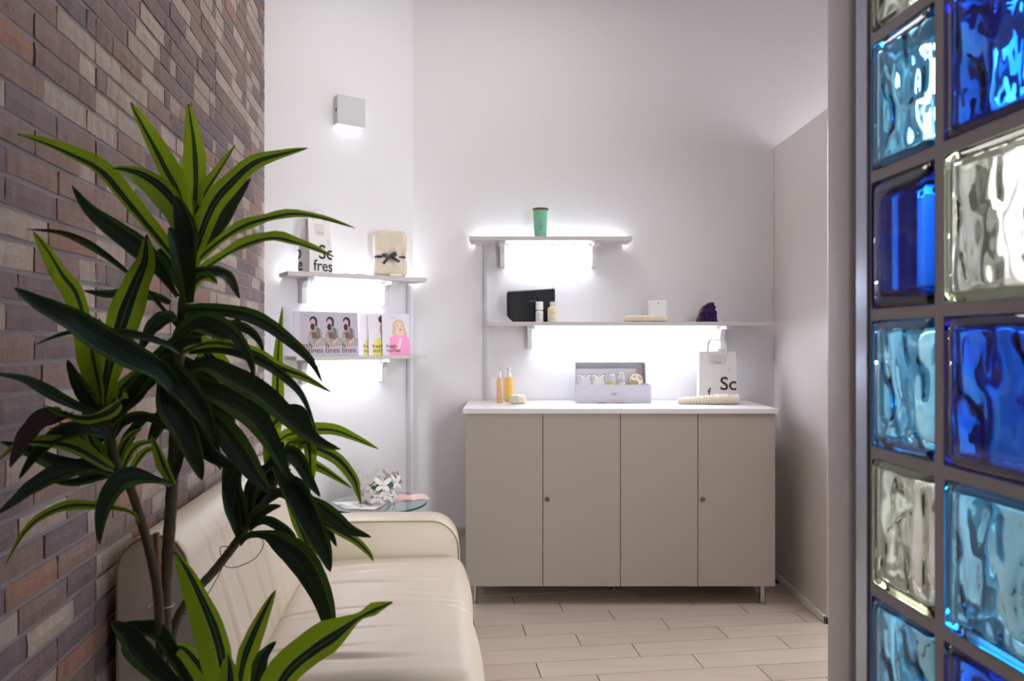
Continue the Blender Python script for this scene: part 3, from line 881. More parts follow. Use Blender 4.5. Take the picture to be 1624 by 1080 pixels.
# gift box on the cabinet
d0 = 4.06; sc_ = d0/F
gx0, gx1 = (915-812)*sc_, (1032.7-812)*sc_
gb = thing('gift_box', 'open grey gift box of beauty products on the cabinet top', 'box', ((gx0+gx1)/2, d0, ZC))
w2 = (gx1-gx0)/2; hbx = .103
M_box = mat('lilac_grey_card', (205, 204, 214), .55); M_inside = mat('light_card', (222, 222, 228), .6)
q = MB(); q.box(-w2, w2, 0, .003, 0, hbx); q.box(-w2, w2, .107, .11, 0, hbx); q.box(-w2, -w2+.003, .003, .107, 0, hbx); q.box(w2-.003, w2, .003, .107, 0, hbx); q.box(-w2+.003, w2-.003, .003, .107, 0, .003)
q.obj('tray', M_box, gb)
q = MB()
lm = Matrix.Translation((0, .112, .002)) @ Matrix.Rotation(-.03, 4, 'X')
q.box(-w2-.001, w2-.018, 0, .003, 0, .224, M=lm); q.box(-w2-.001, -w2+.002, -.03, 0, hbx, .224, M=lm); q.box(w2-.021, w2-.018, -.06, 0, hbx, .224, M=lm); q.box(-w2, w2-.018, -.03, 0, .221, .224, M=lm)
q.obj('lid', M_box, gb)
q = MB(); cxl = (970.5-973.85)*sc_; 
for (a, b, c, e) in ((-.018, .018, .0005, .001), ):
    pass
zl = .052
for bx in ((-.016, .016, zl-.006, zl-.0052), (-.016, .016, zl+.0052, zl+.006), (-.016, -.0152, zl-.006, zl+.006), (.0152, .016, zl-.006, zl+.006)):
    q.box(bx[0], bx[1], -.0006, .0002, bx[2], bx[3])
q.box(-.012, .012, -.0006, .0002, zl-.0012, zl+.0012)
q.obj('logo', M_ink, gb, fix=False)
MB().box(-w2+.004, w2-.07, .098, .1005, .004, .19).obj('inner_card', M_inside, gb)
# contents: two paper sachets, two bottles, round brush
def gsachet(px, label):
    x = (px-812)*sc_
    t = thing('gift_sachet', label, 'sachet', (x, d0+.05, ZC+.0035), 0)
    def f(p):
        tt_ = (p.z+.08)/.16; p.y *= 1.15-.9*tt_; p.x *= .9+.15*tt_
        if tt_ > .9: p.z -= .014*math.exp(-(p.x/.016)**2)
        return p
    q = MB(); q.rbox((.064, .03, .154), .004, (14, 4, 18), f, M=Matrix.Translation((0, 0, .0775))); q.obj('bag', M_paper, t, smooth='all')
    q = MB()
    pts = [(-.033+.066*i/10, -.0105, .158-.016*math.exp(-((-.033+.066*i/10)/.014)**2)) for i in range(11)]
    q.tube(pts, .0016, 6); q.tube([(.0335, -.006, .157), (.031, -.009, .120)], .0012, 6); q.tube([(-.033, -.006, .157), (-.023, -.012, .120)], .0009, 6)
    q.obj('ribbon', M_ink, t)
gsachet(929, 'white sachet with dark drawstring at the left end of the gift box')
gsachet(951, 'white sachet with dark drawstring second from the left in the gift box')
M_clearp = mat('clear_plastic', (245, 245, 250), .08, trans=.6, ior=1.3)
M_yel = mat('yellow_liquid', (245, 222, 100), .2, trans=.2)
def gbottle(px, label, h, liquid):
    x = (px-812)*sc_
    t = thing('gift_bottle', label, 'bottle', (x, d0+.05, ZC+.0035), 0)
    MB().lathe([(.018, 0), (.019, .003), (.019, .112), (.019, .113)], 22).obj('liquid', liquid, t, smooth=True)
    MB().lathe([(.0192, .1135), (.0192, h-.03), (.014, h-.022), (.014, h-.004), (.010, h)], 22).obj('clear_cap', M_clearp, t, smooth=True)
gbottle(973, 'clear-topped bottle with yellow liquid in the gift box', .155, M_yel)
gbottle(988, 'taller clear-capped white bottle in the middle of the gift box', .168, M_wplast)
def gpad(px): 
    x = (px-812)*sc_
    t = thing('bath_brush', 'round beige bath pad tied with white ribbon at the right of the gift box', 'brush', (x, d0+.055, ZC+.0035), 0)
    q = MB(); q.lathe([(.02, -.014), (.036, -.010), (.040, 0), (.036, .010), (.02, .014)], 28, M=Matrix.Translation((0, 0, .118)) @ Matrix.Rotation(PI/2-.1, 4, 'X')); q.obj('pad', mat('straw_fibre', (205, 180, 140), .9, bump=1, bscale=200), t, smooth=True)
    MB().box(-.02, .02, -.008, .012, 0, .082).obj('support_card', M_paper, t)
    q = MB()
    q.add([(-.004, -.018, .155), (.010, -.018, .155), (.004, -.020, .128), (-.006, -.020, .128)], [(0, 1, 2, 3)])
    for s, a in ((1, -.55), (-1, .2), (1, -.95)):
        cx_, cz_ = 0, .128
        dx, dz = s*math.cos(a), math.sin(a)*1
        q.add([(cx_, -.0215, cz_+.004), (cx_+dx*.034-dz*.008, -.020, cz_+dz*.034+.008), (cx_+dx*.034+dz*.006, -.020, cz_+dz*.034-.008), (cx_, -.0215, cz_-.006)], [(0, 1, 2, 3)])
    q.obj('ribbon', mat('white_ribbon', (248, 246, 242), .4), t, fix=False)
gpad(1012)
for (xp, lab) in ((0, ''),): pass
fl = thing('colour_leaflet', 'small colourful leaflet under the front of the gift box', 'leaflet', ((968-812)*sc_, d0-.012, ZC+.0003))
cc_ = [((-.075, -.03), (70, 80, 150)), ((-.03, .005), (235, 200, 120)), ((.005, .03), (220, 150, 190)), ((.03, .075), (150, 40, 130))]
q = MB(); ms = []
for i, ((a, b), c) in enumerate(cc_):
    ms.append(mat('leaflet_tint_%d' % i, c, .5)); q.prism([(a, -.006), (b, -.010 if i < 3 else -.007), (b, .0115), (a, .0115)], 0, .0012, i, axis='z')
q.obj('sheet', ms, fl)

# small rolled towel by the bottles
rt = thing('rolled_towel', 'short rolled white towel lying beside the amber pump bottle', 'towel', ((818-812)/F*4.02, 4.015, ZC), .12)
def fl2(p):
    p.z += .0012*math.sin(p.x*120)+.001*math.sin(p.y*100); return p
q = MB(); q.rbox((.088, .05, .050), .017, (18, 12, 12), fl2, M=Matrix.Translation((.012, 0, .0255))); q.obj('roll', M_creamtowel, rt, smooth='all')
q = MB(); q.rbox((.050, .010, .042), .005, (10, 4, 8), None, M=Matrix.Translation((-.012, -.024, .027)))
q.obj('folded_end', M_greentowel, rt, smooth='all')
q = MB()
pts = []
for i in range(40):
    a = i/40*PI*4; r = .004+.016*i/40; pts.append((-.012+r*math.cos(a)*1.15, -.0295, .027+r*math.sin(a)*.85))
q.tube(pts, .0011, 5); q.obj('spiral_edge', M_creamtowel, rt)

# ribbed rolled towel on the right of the cabinet
rt2 = thing('rolled_towel', 'long ribbed cream towel roll in front of the paper bag', 'towel', ((1124-812)/F*3.98, 3.985, ZC), -.04)
def rib(p): return p
q = MB(); n = 220; prof = []
vs = []; fs = []; K = 20
for i in range(n+1):
    t = i/n; x = -.165+.325*t
    R = .017+.010*min(1, t*1.5)
    R += (.0019*math.sin(t*2*PI*20) if .15 < t < .82 else .0004*math.sin(t*40))
    for k in range(K):
        a = 2*PI*k/K; vs.append((x, R*math.cos(a)*1.1, R*math.sin(a)+.0285-.0095*max(0, 1-t*1.5)))
for i in range(n):
    for k in range(K): fs.append((i*K+k, i*K+(k+1) % K, (i+1)*K+(k+1) % K, (i+1)*K+k))
fs.append(tuple(range(K-1, -1, -1)))
q.add(vs, fs); q.obj('roll', M_creamtowel, rt2, smooth='all')
q = MB(); MR = Matrix.Translation((.159, 0, .0285)) @ Matrix.Rotation(PI/2, 4, 'Y')
q.lathe([(.028, -.004), (.0285, .002), (.026, .004), (.021, .003), (.019, -.008)], 24, M=MR, cap=False); q.obj('rolled_end', M_creamtowel, rt2, smooth=True)
q = MB(); q.lathe([(.0205, -.010), (.0205, -.004), (.012, -.002)], 20, M=MR); q.obj('towel_core', mat('tan_towel', (214, 178, 122), .9), rt2, smooth=True)

# paper bag on the counter
M_bag = mat('white_kraft', (236, 233, 232), .75)
M_bagT = mat('thin_paper', (222, 219, 218), .75)
def paper_bag(name, label, cat, loc, rot, w, dpt, h, texts, sidetexts, handle=True, top_in=.006, window=None):
    t = thing(name, label, cat, loc, rot)
    q = MB(); hw, hd = w/2, dpt/2; ti = top_in; th = .0012
    def ringp(z, a, b, gi):
        return [(-a, -b, z), (a, -b, z), (a-gi, 0, z), (a, b, z), (-a, b, z), (-a+gi, 0, z)]
    zs = [(0, hw, hd, 0), (h*.35, hw-ti*.3, hd*.98, .002), (h*.7, hw-ti*.6, hd*.75, .012), (h, hw-ti, hd*.55, .018)]
    vs = []
    for z, a, b, g in zs: vs += ringp(z, a, b, g)
    nb = len(vs)
    for z, a, b, g in zs: vs += ringp(z+(.001 if z == 0 else 0), a-th, b-th, g+th*.3 if g else 0)
    fs = []
    for i in range(3):
        for k in range(6):
            fs.append((i*6+k, i*6+(k+1) % 6, (i+1)*6+(k+1) % 6, (i+1)*6+k)); fs.append((nb+i*6+k, nb+(i+1)*6+k, nb+(i+1)*6+(k+1) % 6, nb+i*6+(k+1) % 6))
    for k in range(6): fs.append((18+k, 18+(k+1) % 6, nb+18+(k+1) % 6, nb+18+k))
    fs.append((5, 4, 3, 2, 1, 0)); fs.append(tuple(nb+k for k in range(6)))
    q.add(vs, fs); q.obj('bag_body', M_bag, t, fix=False)
    # printed front; front panel leans from y=-hd at bottom
    q = MB()
    def front_M(x, z):
        # piecewise slope: follow the panel
        pr = [(zz, -b) for zz, a, b, g in zs]
        for i in range(3):
            if z <= pr[i+1][0] or i == 2:
                f = (z-pr[i][0])/(pr[i+1][0]-pr[i][0]); y = pr[i][1]+f*(pr[i+1][1]-pr[i][1]); dy = (pr[i+1][1]-pr[i][1])/(pr[i+1][0]-pr[i][0]); break
        return plane_M((x, y-.0004, z), (1, 0, 0), (0, dy, 1))
    for (s_, size, x, z, clip) in texts: text_mb(q, s_, size, front_M(x, z), clip=clip, thick=.0009, bold=size*.012)
    # leaf sprig mark
    if texts:
        sx, sz = (hw*.66, h*.66) if not window else (window[4], window[5])
        for i, (dx, dz) in enumerate(((0, .012), (.004, .008), (-.003, .006), (.005, .0), (-.002, -.003), (.004, -.008), (-.004, -.010))):
            Mf = front_M(sx+dx, sz+dz); q.add([(-.0016, -.002, .0009), (.0012, -.0006, .0009), (.0018, .0026, .0009), (-.0008, .001, .0009)], [(0, 1, 2, 3)], None, Mf)
    q.obj('print', M_ink, t, fix=False)
    if sidetexts:
        q = MB()
        for (s_, size, yy, z, clip) in sidetexts: text_mb(q, s_, size, plane_M((-hw+.0005+.001*z/h, yy, z), (0, -1, 0), (.02, 0, 1)), clip=clip, thick=.0012, bold=size*.012)
        q.obj('side_print', M_ink, t, fix=False)
    if handle:
        q = MB(); zt_ = h; hh = handle
        for y in (-hd*.55-.001, hd*.55-.002):
            a = w*.24; ww = .007
            P = [(-a-.004, zt_-.04), (-a+.004, zt_+hh*.72), (-a+.012, zt_+hh*.95), (-a+.022, zt_+hh), (a-.022, zt_+hh), (a-.012, zt_+hh*.95), (a-.004, zt_+hh*.72), (a+.004, zt_-.04)]
            pv = []
            n = len(P)
            for i, (x, z) in enumerate(P):
                p_ = Vector(P[min(i+1, n-1)])-Vector(P[max(i-1, 0)]); nn = Vector((-p_.y, p_.x)).normalized()*ww/2*(1)
                pv += [(x+nn.x, y-.0008, z+nn.y), (x-nn.x, y-.0008, z-nn.y), (x-nn.x, y+.0008, z-nn.y), (x+nn.x, y+.0008, z+nn.y)]
            ff = []
            for i in range(n-1):
                for k in range(4): ff.append((i*4+k, i*4+(k+1) % 4, i*4+4+(k+1) % 4, i*4+4+k))
            ff += [(3, 2, 1, 0), tuple((n-1)*4+k for k in range(4))]
            q.add(pv, ff)
        q.obj('handle', M_bagT, t)
    if window:
        q = MB(); zc_ = window[2]; q.box(window[0], window[1], 0, window[3], .0008, .0016, M=front_M(0, zc_))
        q.box(-.018, .018, .006, .018, .0016, .0018, 1, M=front_M(0, zc_)); q.box(-.0165, .0165, .0075, .0165, .0018, .0019, 0, M=front_M(0, zc_)); q.box(-.013, .013, .011, .013, .0019, .002, 1, M=front_M(0, zc_))
        q.obj('handle_patch', [mat('patch_paper', (220, 216, 213), .8), mat('patch_ink', (150, 145, 145), .8)], t)
    return t
bgx = (1137-812)/F*4.13
paper_bag('paper_bag', 'white paper carrier bag with dark letters standing on the cabinet top', 'bag', (bgx, 4.135, ZC), -.12, .212, .09, .288,
          [('So', .105, .010, .073, (0, .090, -.01, .2)), ('f', .06, -.056, .04, None), ('.....', .016, .070, .052, (0, .036, -.01, .1))], None, handle=.066, window=(-.048, .048, .215, .055, .062, .185))
sxb = axy(501, .12)
pbl = A(sxb, .115, 1.722)
paper_bag('paper_bag', 'white paper bag with dark letters on the upper corner shelf', 'bag', tuple(pbl), AW+.34, .150, .096, .285,
          [('So', .105, -.018, .076, (0, .086, -.01, .2)), ('fresh', .082, -.050, .012, (0, .119, -.0117, .2))],
          [('o', .105, .048+.030, .076, (.031, .2, -.01, .2)), ('e', .095, .053, .014, (.006, .07, -.0125, .2))], handle=.05, window=(-.03, .03, .2, .06, .05, .165))

# towel tied with a bow
tlx = axy(618, .10)
tw_ = thing('tied_towel', 'folded beige towel tied with a dark ribbon bow', 'towel', tuple(A(tlx, .105, 1.722)), AW-.35)
def towfn(p):
    t = (p.z+.13)/.26; zb = .115
    pinch = math.exp(-((t-.43)/.10)**2)
    f = 1-.10*pinch+.02*max(0, .3-t)*3
    p.x *= f; p.y *= 1-.30*pinch
    if p.y < 0: p.y += .012*math.exp(-((t-.43)/.16)**2)*math.cos(p.x*95)*.8
    return p
q = MB(); q.rbox((.186, .10, .258), .030, (40, 14, 50), towfn, M=Matrix.Translation((0, 0, .129))); q.obj('towel_body', M_towel, tw_, smooth='all')
M_rib = mat('dark_ribbon', (58, 58, 72), .3)
q = MB(); zr = .112
ring = []
for i in range(33):
    a = 2*PI*i/32; c, s_ = math.cos(a), math.sin(a)
    x = .0865*math.copysign(abs(c)**.5, c); y = .0395*math.copysign(abs(s_)**.5, s_); ring.append((x, y))
vs = []; fs = []
for x, y in ring: vs += [(x, y, zr-.006), (x, y, zr+.006)]
for i in range(32): fs.append((2*i, 2*i+2, 2*i+3, 2*i+1))
q.add(vs, fs)
rbn = q.obj('ribbon', M_rib, tw_, fix=True, smooth='all')
q = MB()
def band(pts, w):
    vs = []; fs = []
    P = [Vector(p) for p in pts]
    for i, p in enumerate(P):
        t = (P[min(i+1, len(P)-1)]-P[max(i-1, 0)]); nn = Vector((-t.z, 0, t.x)).normalized()*w/2
        vs += [p+nn, p-nn]
    for i in range(len(P)-1): fs.append((2*i, 2*i+1, 2*i+3, 2*i+2))
    q.add(vs, fs)
yb_ = -.046
band([(0, yb_-.004, zr), (-.02, yb_-.012, zr+.010), (-.042, yb_-.008, zr+.009), (-.045, yb_-.002, zr+.003), (-.02, yb_, zr-.001), (0, yb_, zr)], .013)
band([(0, yb_-.004, zr), (.015, yb_-.014, zr+.013), (.028, yb_-.010, zr+.022), (.032, yb_-.002, zr+.012), (.015, yb_, zr), (0, yb_, zr)], .014)
band([(0, yb_-.006, zr-.002), (-.02, yb_-.010, zr-.018), (-.040, yb_-.008, zr-.040)], .015)
band([(0, yb_-.006, zr-.002), (.022, yb_-.010, zr-.012), (.050, yb_-.008, zr-.028)], .015)
q.rbox((.012, .01, .013), .004, (4, 4, 4), M=Matrix.Translation((0, yb_-.004, zr)))
q.obj('bow', M_rib, rbn, fix=False, smooth=True)
# small soaps on that shelf
soaps = ((563, .17, .030), (577, .175, .024))
for i, (px, n_, l_) in enumerate(((551, .17, .03), (572, .16, .05), (627, .178, .075))):
    lab = ['tiny white soap piece beside the lettered bag on the corner shelf', 'low white soap bar between the bag and the tied towel', 'white soap bar at the foot of the tied towel'][i]
    q = MB(); hh = (.007, .009, .016)[i]; q.rbox((l_, .03 if i < 2 else .025, hh), hh*.4, (10, 6, 4), None, M=Matrix.Translation((0, 0, hh/2)))
    o = q.obj('soap_bar', mat('soap', (238, 232, 222), .5, sub=.2), None, smooth='all', loc=tuple(A(axy(px, n_), n_, 1.7222)), rot=AW)
    tag(o, lab, 'soap')

# booklets
C = {}
def cm(name, c): return mat('print_'+name, c, .45)
def ell(cx, cy, rx, ry, n=18, rot=0):
    return [(cx+rx*math.cos(2*PI*i/n)*math.cos(rot)-ry*math.sin(2*PI*i/n)*math.sin(rot), cy+rx*math.cos(2*PI*i/n)*math.sin(rot)+ry*math.sin(2*PI*i/n)*math.cos(rot)) for i in range(n)]
def lines_cover():
    c = cm
    return [(c('lilac', (190, 181, 196)), [(.19, .0), (1, 0), (1, 1), (.19, 1)]),
            (c('lilac_light', (206, 199, 210)), [(0, 0), (.19, 0), (.19, 1), (0, 1)]),
            (c('floor_grey', (168, 158, 170)), [(.5, .2), (1, .24), (1, .42), (.45, .3)]),
            (c('hair', (48, 30, 34)), ell(.62, .81, .12, .085)),
            (c('hair', (48, 30, 34)), [(.70, .84), (.75, .80), (.74, .66), (.66, .68)]),
            (c('skin', (214, 176, 160)), ell(.60, .76, .075, .08)),
            (c('skin', (214, 176, 160)), [(.46, .50), (.53, .74), (.58, .72), (.54, .48)]),
            (c('shirt', (150, 144, 142)), [(.45, .42), (.50, .56), (.62, .60), (.72, .68), (.86, .60), (.90, .40), (.98, .36), (.96, .28), (.80, .24), (.55, .30)]),
            (c('shirt_dark', (110, 104, 106)), [(.72, .64), (.80, .62), (.84, .38), (.74, .34)]),
            (c('top_brown', (120, 76, 72)), [(.56, .54), (.70, .54), (.74, .40), (.58, .40)]),
            (c('trousers', (170, 162, 160)), [(.42, .44), (.55, .48), (.66, .20), (.55, .16), (.44, .30)]),
            (c('trousers', (170, 162, 160)), [(.66, .34), (.95, .38), (.98, .28), (.72, .20)]),
            (c('skin', (214, 176, 160)), [(.66, .30), (.84, .42), (.88, .38), (.70, .26)]),
            (c('skin', (214, 176, 160)), [(.54, .18), (.60, .22), (.78, .11), (.70, .09)]),
            (c('pot', (32, 24, 28)), ell(.59, .66, .07, .075)),
            (c('lilac_face', (196, 160, 196)), ell(.59, .78, .055, .045))]
def girl_cover():
    c = cm
    return [(c('pale', (232, 228, 238)), [(0, 0), (1, 0), (1, 1), (0, 1)]),
            (c('blond', (222, 196, 160)), ell(.60, .72, .22, .14)),
            (c('blond', (222, 196, 160)), [(.38, .72), (.50, .74), (.50, .5), (.36, .48)]),
            (c('blond', (222, 196, 160)), [(.72, .74), (.82, .70), (.92, .42), (.78, .44)]),
            (c('face', (244, 205, 184)), ell(.62, .68, .135, .14)),
            (c('face', (244, 205, 184)), [(.54, .58), (.72, .58), (.74, .46), (.52, .46)]),
            (c('pink', (246, 160, 205)), [(.24, .0), (.26, .42), (.50, .50), (.66, .46), (.80, .50), (.98, .40), (1, .22), (1, 0)]),
            (c('pink_dark', (232, 134, 188)), [(.30, .18), (.58, .06), (.60, .14), (.36, .26)]),
            (c('tubewhite', (236, 226, 236)), [(.56, .18), (.64, .17), (.72, .40), (.62, .42)]),
            (c('hand', (242, 196, 176)), ell(.56, .17, .08, .05)),
            (c('mouth', (214, 110, 110)), ell(.66, .615, .045, .02)),
            (c('eye', (80, 60, 60)), ell(.57, .71, .018, .01)), (c('eye', (80, 60, 60)), ell(.70, .71, .018, .01))]
def cap_cover():
    c = cm
    return [(c('pale', (232, 228, 238)), [(0, 0), (1, 0), (1, 1), (0, 1)]),
            (c('darkhair', (52, 44, 56)), ell(.66, .86, .30, .13)),
            (c('tan', (222, 166, 136)), ell(.64, .62, .24, .24)),
            (c('hair', (48, 30, 34)), [(.80, .85), (1.0, .85), (1.0, .40), (.86, .40)]),
            (c('tan', (222, 166, 136)), [(.46, .46), (.80, .46), (.80, .30), (.42, .30)]),
            (c('yellow', (232, 220, 110)), [(.14, .0), (.20, .34), (.42, .42), (.60, .30), (.82, .42), (1, .34), (1, 0)]),
            (c('mouth', (214, 110, 110)), ell(.52, .54, .05, .022)),
            (c('eye', (80, 60, 60)), ell(.48, .70, .024, .012)), (c('eye', (80, 60, 60)), ell(.66, .70, .024, .012)),
            (c('capgrey', (120, 124, 136)), [(.50, .88), (.78, .87), (.78, .93), (.50, .94)])]
def booklet(label, pxl, n, cover, words, w=.164, h=.232, lean=.10, tone=(225, 222, 228), group=None, dz=0, pxyaw=0):
    x = axy(pxl, n)
    p = A(x, n, 1.2882)
    t = thing('booklet', label, 'booklet', tuple(p), AW+pxyaw, group)
    R = Matrix.Rotation(-lean, 4, 'X')
    MB().box(0, w, 0, .004, 0, h, M=R).obj('pages', mat('page_edge', tone, .6), t)
    q = MB(); ms = []
    pol = cover()
    for i, (m_, P) in enumerate(pol):
        if m_ not in ms: ms.append(m_)
        o_ = .00015+.00006*i
        P = [(max(0, min(1, a))*w, max(0, min(1, b))*h) for a, b in P]
        q.add([(a, -o_, b) for a, b in P], [tuple(range(len(P)))], ms.index(m_), R)
    ar = sum(0 for _ in ())
    q.obj('cover_print', ms, t, fix=False)
    q = MB()
    base = R @ plane_M((0, -.0014, 0), (1, 0, 0), (0, 0, 1))
    for (s_, sz, a, b) in words:
        text_mb(q, s_, sz, base @ Matrix.Translation((a*w, b*h, 0)), thick=.0)
    for (a, b, c_, e) in ((.3, .9, .5, .905), ):
        q.add([(a*w, b*h, 0), (c_*w, b*h, 0), (c_*w, e*h, 0), (a*w, e*h, 0)], [(0, 1, 2, 3)], None, base)
    q.obj('title_print', M_ink, t, fix=False)
    return t
wl_ = [('fresh', .041, .075, .19), ('routines', .041, .075, .08)]
booklet('lilac booklet with a seated figure in front of the other lilac ones, fully visible', 466.5, .192, lines_cover, wl_, lean=.06, group='lilac booklets on the lower corner shelf')
booklet('middle lilac booklet of three, half covered by the leftmost', 494, .180, lines_cover, wl_, lean=.06, group='lilac booklets on the lower corner shelf')
booklet('third lilac booklet, next to the yellow-clothed cover', 521, .168, lines_cover, wl_, lean=.06, group='lilac booklets on the lower corner shelf')
ws_ = [('fresh', .031, .13, .175), ('stories', .031, .13, .075)]
booklet('white booklet showing only a thin strip with yellow clothing', 570.5, .112, cap_cover, ws_, lean=.06, group='white booklets on the lower corner shelf')
booklet('white booklet with a dark-haired face and yellow clothing', 585, .124, cap_cover, ws_, lean=.06, group='white booklets on the lower corner shelf')
booklet('white booklet with a blond child in a pink jumper', 607, .136, girl_cover, ws_, lean=.06, group='white booklets on the lower corner shelf')

# ------------------------------------------------------------------ dragon plant
def leaf_material(name, margin, limec, darkc, linec, transl=.4):
    m = bpy.data.materials.new(name); m.use_nodes = True; t = NT(m); b = t.n['Principled BSDF']; out = t.n['Material Output']
    uv = t.new('ShaderNodeUVMap'); sx = t.new('ShaderNodeSeparateXYZ'); t.link(uv.outputs[0], sx.inputs[0])
    oi = t.new('ShaderNodeObjectInfo'); mr = t.new('ShaderNodeMapRange'); mr.inputs['To Min'].default_value = -.20; mr.inputs['To Max'].default_value = .20
    t.link(oi.outputs['Random'], mr.inputs['Value'])
    ad = t.new('ShaderNodeMath', operation='ADD'); t.link(sx.outputs['X'], ad.inputs[0]); t.link(mr.outputs['Result'], ad.inputs[1])
    mp = t.new('ShaderNodeCombineXYZ'); t.link(ad.outputs[0], mp.inputs[0])
    sc1 = t.new('ShaderNodeMath', operation='MULTIPLY'); sc1.inputs[1].default_value = .12; t.link(sx.outputs['Y'], sc1.inputs[0]); t.link(sc1.outputs[0], mp.inputs[1])
    n = t.new('ShaderNodeTexNoise'); n.inputs['Scale'].default_value = 28; n.inputs['Detail'].default_value = 2; t.link(mp.outputs[0], n.inputs['Vector'])
    ns = t.new('ShaderNodeMapRange'); ns.inputs['To Min'].default_value = -.035; ns.inputs['To Max'].default_value = .035; t.link(n.outputs['Fac'], ns.inputs['Value'])
    a2 = t.new('ShaderNodeMath', operation='ADD'); t.link(ad.outputs[0], a2.inputs[0]); t.link(ns.outputs['Result'], a2.inputs[1])
    cr = t.new('ShaderNodeValToRGB'); e = cr.color_ramp.elements
    L_, D_, N_ = (*lin(limec), 1), (*lin(darkc), 1), (*lin(linec), 1)
    e[0].position = 0; e[0].color = L_; e[1].position = 1; e[1].color = L_
    for p, c in ((margin-.015, L_), (margin, N_), (margin+.02, D_), (.485, D_), (.5, tuple(.55*a+.45*b for a, b in zip(D_, N_))), (.515, D_), (1-margin-.02, D_), (1-margin, N_), (1-margin+.015, L_)):
        x = e.new(p); x.color = c
    t.link(a2.outputs[0], cr.inputs[0])
    # brown dry tip
    mt = t.new('ShaderNodeMapRange'); mt.inputs['From Min'].default_value = .955; mt.inputs['From Max'].default_value = .985; t.link(sx.outputs['Y'], mt.inputs['Value'])
    mx = t.new('ShaderNodeMix', data_type='RGBA'); mx.inputs['B'].default_value = (*lin((84, 52, 40)), 1)
    t.link(mt.outputs['Result'], mx.inputs['Factor']); t.link(cr.outputs[0], mx.inputs['A'])
    t.link(mx.outputs['Result'], b.inputs['Base Color']); b.inputs['Roughness'].default_value = .42; b.inputs['Specular IOR Level'].default_value = .35
    tr = t.new('ShaderNodeBsdfTranslucent'); t.link(mx.outputs['Result'], tr.inputs['Color'])
    ms = t.new('ShaderNodeMixShader'); ms.inputs[0].default_value = transl
    t.link(b.outputs[0], ms.inputs[1]); t.link(tr.outputs[0], ms.inputs[2]); t.link(ms.outputs[0], out.inputs['Surface'])
    bp = t.new('ShaderNodeBump'); bp.inputs['Strength'].default_value = .2; bp.inputs['Distance'].default_value = .001
    t.link(n.outputs['Fac'], bp.inputs['Height']); t.link(bp.outputs['Normal'], b.inputs['Normal'])
    return m
LM = leaf_material('lime_margin_leaf', .34, (136, 164, 30), (30, 50, 30), (165, 180, 120), .45)
LD = leaf_material('dark_striped_leaf', .12, (58, 88, 26), (32, 52, 32), (104, 120, 92), .22)
LB = mat('withered_leaf', (62, 46, 48), .7, bump=.3, bscale=80)
LL = leaf_material('bright_lime_leaf', .38, (146, 174, 34), (36, 60, 24), (170, 188, 100), .5)

plant = thing('dragon_plant', 'tall potted dragon plant with lime-edged strap leaves beside the brick wall', 'plant', (-.64, 1.36, 0))
PO = Vector((-.64, 1.36, 0))
def cat(P, t):
    n = len(P)-1; x = t*n; i = min(int(x), n-1); f = x-i
    p0 = P[max(i-1, 0)]; p1 = P[i]; p2 = P[i+1]; p3 = P[min(i+2, n)]
    return .5*((2*p1)+(-p0+p2)*f+(2*p0-5*p1+4*p2-p3)*f*f+(-p0+3*p1-3*p2+p3)*f**3)
lr = random.Random(21)
def leaf(pts, w, d0=1.36, d1=None, m=LM, N=None, ripple=.07, prof=None, fold_=.35, belly=0.0):
    """pts from base to tip as seen in the photograph, placed at distances d0..d1; w is the blade width in photograph pixels"""
    if d1 is None: d1 = d0
    P = []; k = len(pts)
    for i, (x, y) in enumerate(pts):
        f = i/(k-1); d = d0+(d1-d0)*f+belly*math.sin(PI*f); P.append(PT(x, y, d))
    n = 18; W_ = w*(d0+d1)/2/F
    mid = P[k//2]
    if N is None: N = Vector((0, -1, .45))
    N = Vector(N).normalized()
    vs = []; uvs = []; fs = []; C5 = 6
    ph = lr.uniform(0, 6); bias = lr.uniform(-.15, .15)
    for i in range(n+1):
        t = i/n; c = cat(P, t); tg = (cat(P, min(1, t+.02))-cat(P, max(0, t-.02))).normalized()
        s = tg.cross(N)
        if s.length < .15: s = tg.cross(Vector((1, 0, 0)))
        s.normalize(); nn = s.cross(tg).normalized()
        if prof: wd = prof(t)
        else: wd = min(1, (.38+1.5*t))*(max(0, 1-t**2.6))**.85
        wd = max(wd, .03)*W_/2
        for j in range(C5+1):
            a = (j/C5*2-1)
            z = fold_*abs(a)*wd+ripple*wd*math.sin(t*26+ph+(2 if a > 0 else 0))*abs(a)**2
            vs.append(c+s*(a*wd)+nn*(z+bias*a*wd)); uvs.append((j/C5, t))
    for i in range(n):
        for j in range(C5):
            q_ = i*(C5+1)+j; fs.append((q_, q_+1, q_+C5+2, q_+C5+1))
    me = bpy.data.meshes.new('leaf'); me.from_pydata([tuple(v-PO) for v in vs], [], fs); me.materials.append(m)
    ul = me.uv_layers.new(name='UVMap')
    for lp in me.loops: ul.data[lp.index].uv = uvs[lp.vertex_index]
    for p in me.polygons: p.use_smooth = True
    return link('leaf', me, plant)

